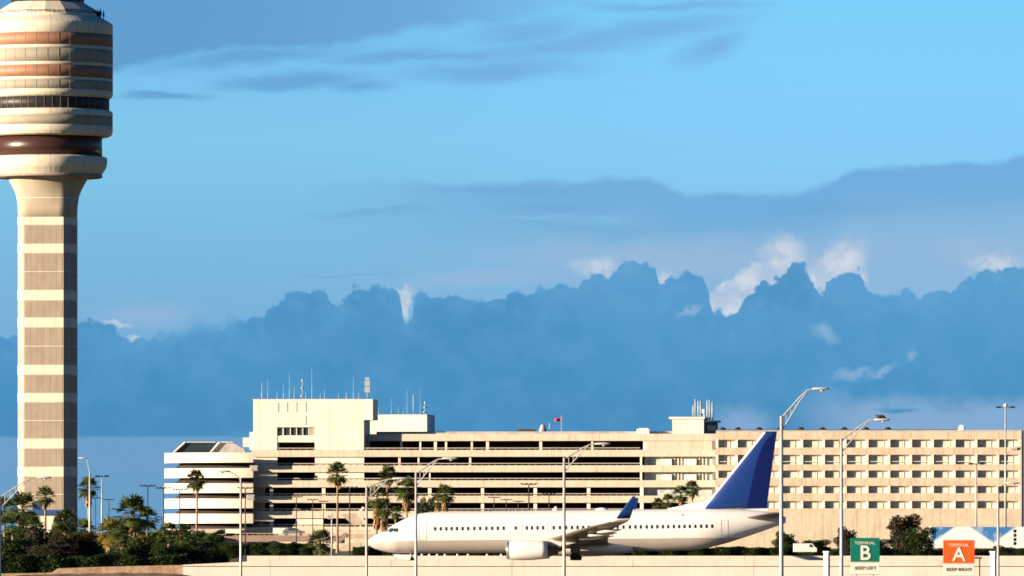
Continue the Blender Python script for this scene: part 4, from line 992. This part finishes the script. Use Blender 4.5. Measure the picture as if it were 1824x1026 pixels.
cl = [(1235, 722, 'rod', 'short outermost left'), (1238.5, 711, 'rod', 'second'), (1244, 714, 'rod', 'third'), (1248, 714, 'rod', 'fourth'), (1260, 713, 'rod', 'fifth'), (1264, 712, 'rod', 'sixth'), (1269, 716, 'rod', 'seventh')]
for x, y, k, w_ in cl: antenna(x, y, 742 if x < 1250 else 748, 9, k, f'{w_} of the white rod antennas from the left on the small roof hut', .08)
xx, t = T.solve(1254, 6.5); p = T.o+T.e*xx+T.n*6.5
mb = MB(); zc = pz(732.5, t)-pz(742, t)
mb.tube((0, 0, -.5), (0, 0, zc), .07, n=6); mb.lathe([(.01, zc-.45), (.32, zc-.32), (.45, zc), (.32, zc+.32), (.01, zc+.45)], 16)
o = mb.build('radome', M['plane_white']); o.location = (p.x, p.y, pz(742, t)); tag(o, 'small white ball radome among the rods on the roof hut', 'radome')
# flag
xx, t = T.solve(1000, 9); p = T.o+T.e*xx+T.n*9; z0 = pz(770, t)
FL = empty('flagpole', (p.x, p.y, z0), -T.a, 'red flag on a thin pole on the terminal roof', 'flag')
hh = pz(740, t)-z0
mb = MB(); mb.tube((0, 0, 0), (0, 0, hh), .06, .04, 6); mb.build('pole', M['galv'], FL)
mb = MB(); L = []
for i in range(9):
    k = i/8; L.append([(-k*1.4, .18*math.sin(k*7), hh-.35-.35*k+.05*math.sin(k*9)-j*(.8-.25*k)) for j in (0, .5, 1)])
mb.loft(L, closed=False, caps=False); fo = mb.build('flag_cloth', M['flag'], FL); sm = fo.modifiers.new('thick', 'SOLIDIFY'); sm.thickness = .03
# small roof things
def roofbox(x, y0, y1, w_, dep, mat, name, label, cat, cone=False):
    xx, t = T.solve(x, dep); p = T.o+T.e*xx+T.n*dep; z0, h_ = pz(y1, t), pz(y0, t)-pz(y1, t)
    mb = MB()
    if cone: mb.tube((0, 0, 0), (0, 0, h_*.8), w_/2, w_*.22, 10); mb.tube((w_*.75, 0, 0), (w_*.75, 0, h_), .12, n=6)
    else: mb.box(-w_/2, w_/2, -.8, .8, 0, h_); mb.bevel(.08); mb.box(-w_*.35, w_*.35, -.5, .5, h_, h_+.15)
    o = mb.build(name, mat); o.location = (p.x, p.y, z0); o.rotation_euler = (0, 0, -T.a); tag(o, label, cat)
roofbox(1146, 764, 773.2, 2.5, 5.5, M['white_wall'], 'roof_unit', 'white box unit on the terminal roof left of the hut', 'roof unit')
roofbox(967, 753, 770, 1.8, 9, M['roofgrey'], 'roof_cowl', 'tapered grey cowl with a dark pipe on the roof left of the flag', 'roof cowl', True)
roofbox(938, 765.6, 770, 3.8, 10, M['darkpole'], 'roof_pipework', 'low dark pipework on the terminal roof left of the grey cowl', 'roof unit')

# ------------------------------------------------------------------ vehicles
def car(x, zb, d, mat, label, van=False, sc=1.0, rz=0.0, cat='car'):
    C = empty('parked_van' if van else 'parked_car', (pxx(x, d), d, zb), rz, label, cat); C.scale = (sc, sc, sc)
    mb = MB()
    if van: mb.prism([(-2.5, .35), (2.5, .35), (2.5, 1.2), (2.0, 1.4), (1.6, 2.15), (-2.5, 2.15)], -.95, .95)
    else: mb.prism([(-2.2, .3), (2.2, .3), (2.25, .8), (1.2, .98), (.6, 1.45), (-1.1, 1.48), (-1.9, 1.0), (-2.2, .95)], -.85, .85)
    mb.bevel(.05); mb.build('body', mat, C)
    mb = MB(); mb.prism([(-1.0, 1.0), (1.0, 1.0), (.55, 1.38), (-.95, 1.4)] if not van else [(.9, 1.35), (1.8, 1.35), (1.5, 1.95), (.9, 1.95)], -.96 if van else -.86, .96 if van else .86); mb.build('side_window', M['glass'], C)
    for wx in (-1.4, 1.4):
        for wy in (-.8, .8):
            q = MB(); L = [[(wx+r_*math.cos(2*math.pi*i/16), wy+dy, .33+r_*math.sin(2*math.pi*i/16)) for i in range(16)] for r_, dy in ((.33, -.1), (.33, .1))]
            q.loft(L); q.build('wheel', M['tyre'], C)
dk = ez(953.5)
car(502, dk, 1504, M['car_white'], 'white van on the elevated road in front of the tall block', True, sc=.62, cat='van')
car(523, dk, 1504, M['car_grey'], 'blue-grey car right behind the white van on the elevated road', sc=.9)
car(452, dk, 1505, M['car_dark'], 'dark car on the elevated road, left one of the pair', sc=.95)
car(472, dk, 1505, M['car_dark'], 'dark car on the elevated road, right one of the pair', sc=.9)
car(332, dk-.6, 1497, M['car_red'], 'red car low in front of the ramp building', sc=.9)
car(307, dk-.4, 1497, M['car_white'], 'small white van at the foot of the ramp building', True, sc=.62, cat='van')
car(376, -.04, 1290, M['car_white'], 'white car glimpsed between the shrubs below the ramp building')
car(1434, .3, 1112, M['car_white'], 'white service van beneath the tail of the airliner', True, sc=.62, cat='van')
car(222, -.04, 990, M['car_white'], 'pale vehicle glimpsed between palm trunks at lower left', sc=.9)
# semi trailer at right
TRd = 1180
TR = empty('box_trailer', (pxx(1660, TRd), TRd, -.04), label='long white box trailer with blue painted upper side at the right edge', cat='trailer')
zt = pz(938, TRd); LN = 14.6
mb = MB(); mb.box(0, LN, 0, 2.6, .95, zt); mb.bevel(.04); mb.build('box_body', M['trailer'], TR)
mb = MB(); mb.box(-.25, -.01, 0, 2.6, .9, zt+.05); mb.build('front_frame', M['car_white'], TR)
for wx in (11.3, 12.6, 1.2):
    q = MB(); q.loft([[(wx+.5*math.cos(2*math.pi*i/18), dy, .5+.5*math.sin(2*math.pi*i/18)) for i in range(18)] for dy in (.05, .45)]); q.build('wheel', M['tyre'], TR)
for i, zz in enumerate((968, 961, 953.5, 946)):
    q = MB(); q.lathe([(.01, -.05), (.24, -.05), (.24, .0), (.01, 0)], 14); o = q.build('side_marker', M['black'], TR); o.location = (pxx(1807.5, TRd)-pxx(1660, TRd), -.02, pz(zz, TRd)+.04); o.rotation_euler = (R(90), 0, 0)

# ------------------------------------------------------------------ vegetation
def palm_crown(seed, Rr=1.0, n=38, droop=.75, lo=-55):
    rnd = random.Random(seed); mb = MB()
    for i in range(n):
        az = i*2.39996+rnd.uniform(-.3, .3); el = R(85-(85-lo)*((i+.5)/n)**.85+rnd.uniform(-8, 8))
        dr = Vector((math.cos(az)*math.cos(el), math.sin(az)*math.cos(el), math.sin(el)))
        pl = Rr*rnd.uniform(.38, .55); hub = dr*pl
        side = dr.cross(Vector((0, 0, 1)))
        side = side.normalized() if side.length > .05 else Vector((1, 0, 0))
        up = side.cross(dr)
        mb.b.faces.new([mb.b.verts.new(v) for v in (side*.02*Rr, -side*.02*Rr, hub-side*.012*Rr, hub+side*.012*Rr)])
        nb = 13; fr = Rr*rnd.uniform(.45, .68)
        for k in range(nb):
            a = R(-85+170*k/(nb-1)+rnd.uniform(-4, 4)); b = dr*math.cos(a)+side*math.sin(a); ln = fr*(1-.25*abs(math.sin(a)))*rnd.uniform(.88, 1.1)
            w_ = up.cross(b).normalized()*.036*Rr; mid = hub+b*ln*.55; tip = hub+b*ln+Vector((0, 0, -1))*ln*rnd.uniform(.15, .5)*droop
            V = [mb.b.verts.new(p) for p in (hub, mid+w_, tip, mid-w_)]
            mb.b.faces.new(V)
    return mb
def skirt_mb(seed, Rr=1.0, ln=1.6, n=60, w0=.32):
    rnd = random.Random(seed); mb = MB()
    for i in range(n):
        az = rnd.uniform(0, 2*math.pi); z0 = -rnd.uniform(.1, ln*.75); r0 = rnd.uniform(.08, .18); r1 = rnd.uniform(.5, 1.1)*w0*Rr*(1.3+z0/ln*.5)
        l_ = rnd.uniform(.3, .6)*Rr; d_ = Vector((math.cos(az), math.sin(az), 0)); s_ = Vector((-d_.y, d_.x, 0))*.09*Rr
        a = d_*r0+Vector((0, 0, z0*Rr)); b = d_*r1+Vector((0, 0, z0*Rr-l_*.5)); c = d_*r1*.95+Vector((0, 0, z0*Rr-l_))
        V = [mb.b.verts.new(p) for p in (a, b+s_, c+s_*.5, c-s_*.5, b-s_)]; mb.b.faces.new(V)
    return mb
crowns = {}
def mesh_of(o): me = o.data; bpy.data.objects.remove(o); return me
for k in range(3): crowns[k] = mesh_of(palm_crown(10+k).build('crown', M['frond'], normals=False))
crowns['y'] = mesh_of(palm_crown(31, n=50, lo=-65).build('crown', M['frond_y'], normals=False))
skirts = {k: mesh_of(skirt_mb(50+i, ln=l_, n=n_).build('skirt', M['skirt'], normals=False)) for i, (k, l_, n_) in enumerate((('s', 1.0, 40), ('m', 1.8, 90), ('l', 3.0, 170)))}
palms = [
 (349, 855, 21, 1300, 0, 's', 'slender palm standing in front of the ramp building'),
 (601, 844, 23, 1300, 1, 's', 'tall slim palm in front of the tall block'),
 (692, 846, 20, 1320, 2, 's', 'tall palm with high crown above the aircraft nose'),
 (725, 872, 25, 1310, 0, 'm', 'bushy-headed palm with brown skirt right of the high-crowned one'),
 (672, 886, 24, 1290, 1, 'l', 'shaggy palm with long brown skirt at the aircraft nose'),
 (684, 905, 20, 1285, 2, 'l', 'lower shaggy palm beside the long-skirted one above the nose'),
 (706, 913, 13, 1300, 0, 's', 'small palm head low above the flight deck'),
 (793, 880, 20, 1300, 2, 'm', 'palm with brown skirt behind the front fuselage'),
 (780, 893, 15, 1310, 1, 'm', 'shorter palm left of the skirted one behind the front fuselage'),
 (157, 868, 21, 1150, 0, 'm', 'tall palm with brown skirt right of the tower shaft'),
 (81, 884, 20, 1100, 1, 's', 'palm in front of the tower foot with a ragged crown'),
 (40, 905, 33, 1000, 2, 's', 'large dark palm at the left edge before the tower'),
 (8, 908, 26, 1050, 0, None, 'palm cut by the left picture edge'),
 (118, 930, 26, 1000, 1, 's', 'low palm in front of the tower corner'),
 (150, 945, 24, 1020, 0, 's', 'low palm right behind the short-armed lamp pole'),
 (236, 916, 38, 1000, 2, 's', 'largest dark green palm between tower and ramp building'),
 (262, 925, 24, 1010, 0, None, 'palm leaning against the right side of the largest one'),
 (197, 948, 30, 960, 'y', 'm', 'yellowing palm with orange dead fronds'),
 (277, 972, 30, 950, 0, None, 'low bushy palm right of the yellowing one'),
 (300, 950, 22, 1020, 1, None, 'low palm at the left foot of the ramp building'),
 (355, 962, 20, 1050, 2, None, 'low dark palm below the slender one'),
 (570, 966, 27, 1100, 0, None, 'young trunkless palm at the right end of the hedge'),
 (58, 940, 26, 930, 0, None, 'dark low palm above the white post'),
 (22, 935, 24, 920, 1, None, 'dark low palm at the bottom left edge'),
 (105, 952, 24, 900, 2, None, 'dark palm amid the brown bushes below the tower'),
 (218, 955, 24, 905, 1, 's', 'dark palm close right of the yellowing one'),
 (330, 955, 24, 900, 0, None, 'low spreading palm beneath the slender palm, left one'),
 (375, 968, 20, 910, 1, None, 'low spreading palm left of the hedge'),
 (250, 972, 24, 880, 'y', None, 'yellow-green small palm at the foot of the largest palm'),
 (130, 972, 22, 880, 2, None, 'small dark palm left of the short-armed lamp pole'),
 (1213, 880, 17, 1350, 1, 'm', 'taller palm in front of the terminal above the rear fuselage'),
 (1190, 893, 15, 1340, 0, None, 'middle palm above the rear fuselage'),
 (1172, 898, 13, 1350, 2, None, 'smallest palm above the rear fuselage'),
 (1233, 870, 16, 1360, 0, 's', 'palm just left of the tail fin'),
]
trunkcache = {}
for i, (x, y, r_, d, ck, sk, lb) in enumerate(palms):
    z = pz(y, d); Rm = r_/F*d; P = empty('palm_tree', (pxx(x, d), d, -.04), (i*1.7) % 6.28, lb, 'palm tree', 'palm trees around the buildings')
    mb = MB(); n = 6; rnd = random.Random(i); lx = rnd.uniform(-.25, .25); pts = [Vector((lx*math.sin(k/n*2.4), 0, (z-.1)*k/n)) for k in range(n+1)]; pts[-1].x = 0
    for a, b, k in zip(pts, pts[1:], range(n)): mb.tube(a, b, .2-.012*k+(.08 if k == 0 else 0), .2-.012*(k+1), 8, cap=False)
    mb.build('trunk', M['trunk'], P)
    c = bpy.data.objects.new('crown', crowns[ck]); col.objects.link(c); c.parent = P; c.location = (0, 0, z); c.scale = (Rm*1.2, Rm*1.2, Rm*1.12)
    if sk: c = bpy.data.objects.new('dead_fronds', skirts[sk]); col.objects.link(c); c.parent = P; c.location = (0, 0, z-.1*Rm); c.scale = (Rm*1.0, Rm*1.0, Rm*.85)

def foliage(seed, n, lumps, size, hole=.0):
    rnd = random.Random(seed); mb = MB()
    tot = sum(a[3]*a[4]*a[5] for a in lumps)
    for (cx_, cy_, cz_, a, b, c) in lumps:
        for _ in range(int(n*a*b*c/tot)):
            u_ = rnd.gauss(0, 1), rnd.gauss(0, 1), rnd.gauss(0, 1); l_ = math.sqrt(sum(q*q for q in u_)) or 1; rr = rnd.uniform(.45, 1.03)**.6
            p = Vector((cx_+u_[0]/l_*a*rr, cy_+u_[1]/l_*b*rr, cz_+u_[2]/l_*c*rr))
            if p.z < .02: p.z = rnd.uniform(.05, .5)
            d1 = Vector((rnd.gauss(0, 1), rnd.gauss(0, 1), rnd.gauss(0, .7))).normalized(); d2 = d1.orthogonal().normalized(); s_ = size*rnd.uniform(.5, 1.3)
            mb.b.faces.new([mb.b.verts.new(q) for q in (p-d1*s_, p+d2*s_*.5, p+d1*s_, p-d2*s_*.5)])
    return mb
def lumps_for(seed, w_, h_, n):
    rnd = random.Random(seed); L = [(0, 0, h_*.35, w_*.36, w_*.3, h_*.34)]
    for i in range(n):
        a = rnd.uniform(0, 6.28); q = rnd.uniform(.15, .36)*w_; L.append((math.cos(a)*q, math.sin(a)*q*.8, rnd.uniform(.25, .82)*h_, rnd.uniform(.07, .2)*w_, rnd.uniform(.08, .18)*w_, rnd.uniform(.07, .2)*h_))
    return L
shr = {}
for k in range(3):
    for nm in ('leaf', 'leaf_olive'): 
        shr[(k, nm)] = mesh_of(foliage(70+k, 6000, lumps_for(90+k, 6, 4, 20), .15).build('foliage', M[nm], normals=False))
stem = MB(); stem.tube((0, 0, 0), (0, 0, 1.6), .14, .08, 7)
for a in range(5): stem.tube((0, 0, .9), (math.cos(a*1.3)*1.3, math.sin(a*1.3)*1.1, 2.4), .07, .03, 6)
stem_me = mesh_of(stem.build('trunk', M['bark']))
shrubs = [  # px, top y, width px, distance, kind, leaf
 (20, 952, 90, 900, 0, 'leaf', 'dark shrub at the bottom left picture corner'), (68, 935, 80, 930, 1, 'leaf_olive', 'olive-brown bush behind the short white post'), (125, 940, 110, 905, 2, 'leaf_olive', 'wide olive-brown bush right of the white post'),
 (95, 965, 90, 885, 0, 'leaf_olive', 'low brownish bush behind the stubby grey post'), (165, 955, 70, 915, 1, 'leaf', 'dark bush behind the short-armed lamp pole'), (50, 925, 70, 960, 2, 'leaf', 'tall dark bush under the large left palm'), (215, 975, 60, 1010, 0, 'leaf', 'dark bush beneath the yellowing palm'),
 (250, 950, 80, 925, 1, 'leaf', 'dark green bush beneath the largest palm'), (300, 962, 90, 900, 2, 'leaf', 'dark bush near the left end of the retaining wall'), (345, 958, 90, 920, 0, 'leaf', 'dark bush below the slender palm'), (385, 972, 70, 940, 1, 'leaf', 'dark low bush left of the hedge'),
 (415, 966, 60, 1000, 2, 'leaf', 'bright-topped bush at the left end of the hedge'), (758, 880, 42, 1330, 0, 'leaf', 'round dark tree behind the forward fuselage'),
 (1510, 935, 60, 1100, 1, 'leaf_olive', 'olive tree in front of the hotel base, left one'), (1608, 908, 75, 1120, 2, 'leaf_olive', 'dark olive tree in front of the hotel base, right one'), (1640, 935, 70, 1080, 0, 'leaf', 'dark bush left of the white trailer'), (1400, 943, 60, 1130, 1, 'leaf', 'dark bush beneath the tail fin'), (1450, 958, 70, 1120, 2, 'leaf', 'low dark bush right of the white service van'), (1560, 958, 80, 1060, 0, 'leaf', 'low dark bush behind the green sign'),
 (1790, 970, 70, 960, 1, 'leaf', 'low bush at the right edge before the trailer, left one'), (1828, 974, 60, 955, 2, 'leaf', 'low bush at the right edge before the trailer, right one'), (1740, 976, 70, 965, 0, 'leaf', 'low bush right of the orange sign'),
 (110, 915, 50, 1300, 1, 'leaf', 'dark round bush at the foot of the tower shaft'), (545, 972, 40, 1080, 2, 'leaf', 'dark bush right behind the young trunkless palm'), (650, 972, 50, 1050, 0, 'leaf', 'green bush under the aircraft nose'), (495, 962, 50, 1090, 1, 'leaf', 'rounded bush rising above the middle of the hedge')]
for i, (x, yt, wp, d, k, nm, lb) in enumerate(shrubs):
    if x < 400 and d < 1020: d = 843+(d-885)*.35
    gz0 = -.04-max(0, (905-d))/67.8*1.2 if x < 400 else -.04; h_ = pz(yt, d)-gz0; w_ = wp/F*d; S_ = empty('shrub', (pxx(x, d), d, gz0), i*2.1 % 6.28, lb, 'bush' if yt > 915 else 'tree', 'shrubs along the taxiway and buildings')
    o = bpy.data.objects.new('foliage', shr[(k, nm)]); col.objects.link(o); o.parent = S_; o.scale = (w_/6, w_/6, h_/4)
    o = bpy.data.objects.new('trunk', stem_me); col.objects.link(o); o.parent = S_; o.scale = (w_/6, w_/6, h_/4)
def hedge(x0, x1, yt, d, label, dens=9000, leaf='leaf', seed=5, base=-.04):
    rnd = random.Random(seed); a, b = pxx(x0, d), pxx(x1, d); h_ = pz(yt, d)-base; mb = MB()
    for _ in range(dens):
        x = rnd.uniform(a, b); hh_ = h_*(1+.07*math.sin(x*.9)+.05*math.sin(x*2.3+1)); s_ = rnd.random()
        if s_ < .6: y = -rnd.uniform(.0, .35); z = rnd.uniform(0, hh_)
        else: y = rnd.uniform(0, 2.0); z = hh_*rnd.uniform(.9, 1.05)
        p = Vector((x-(a+b)/2, y+1+.3*math.sin(x*1.7), z)); d1 = Vector((rnd.gauss(0, 1), rnd.gauss(0, 1), rnd.gauss(0, .8))).normalized(); d2 = d1.orthogonal().normalized(); q = .17*rnd.uniform(.5, 1.3)
        mb.b.faces.new([mb.b.verts.new(v) for v in (p-d1*q, p+d2*q*.5, p+d1*q, p-d2*q*.5)])
    Hh_ = empty('hedge', ((a+b)/2, d, base), label=label, cat='hedge')
    mb.build('foliage', M[leaf], Hh_, normals=False)
    mb = MB(); mb.box(a-(a+b)/2+.2, b-(a+b)/2-.2, 1.2, 2.6, 0, h_*.86); mb.build('branch_mass', M['leaf'], Hh_)
hedge(-30, 400, 950, 1180, 'dark tall hedge behind the palms at the left', 16000, seed=11)
hedge(392, 556, 968.5, 1150, 'long clipped green hedge below the elevated road', 16000)
hedge(628, 1480, 976, 1120, 'long dark hedge seen beneath the airliner belly', 26000, seed=8)
hedge(1480, 1900, 981, 1100, 'dark hedge low along the right behind the signs', 12000, seed=9)

hedge(-20, 332, 992, 838.5, 'low dark ground hedge directly behind the orange-brown kerb wall', 9000, seed=12, base=-1.25)

el = None
for i, x in enumerate((752, 765, 779, 793, 815, 834, 868, 893)):
    p = px(x, 988.5, 871.2)
    if el is None:
        mb = MB(); mb.tube((0, 0, 0), (0, 0, .62), .05, n=8); mb.tube((0, 0, .62), (0, 0, .82), .16, .1, n=10); el = mb.build('edge_light', M['post_white']); o = el
    else: o = el.copy(); col.objects.link(o)
    o.location = (p.x, p.y, 0); tag(o, ('leftmost', 'second from left', 'third from left', 'fourth from left', 'fourth from right', 'third from right', 'second from right', 'rightmost')[i]+' of eight small white edge lights under the forward fuselage', 'edge light', 'taxiway edge lights under the fuselage')
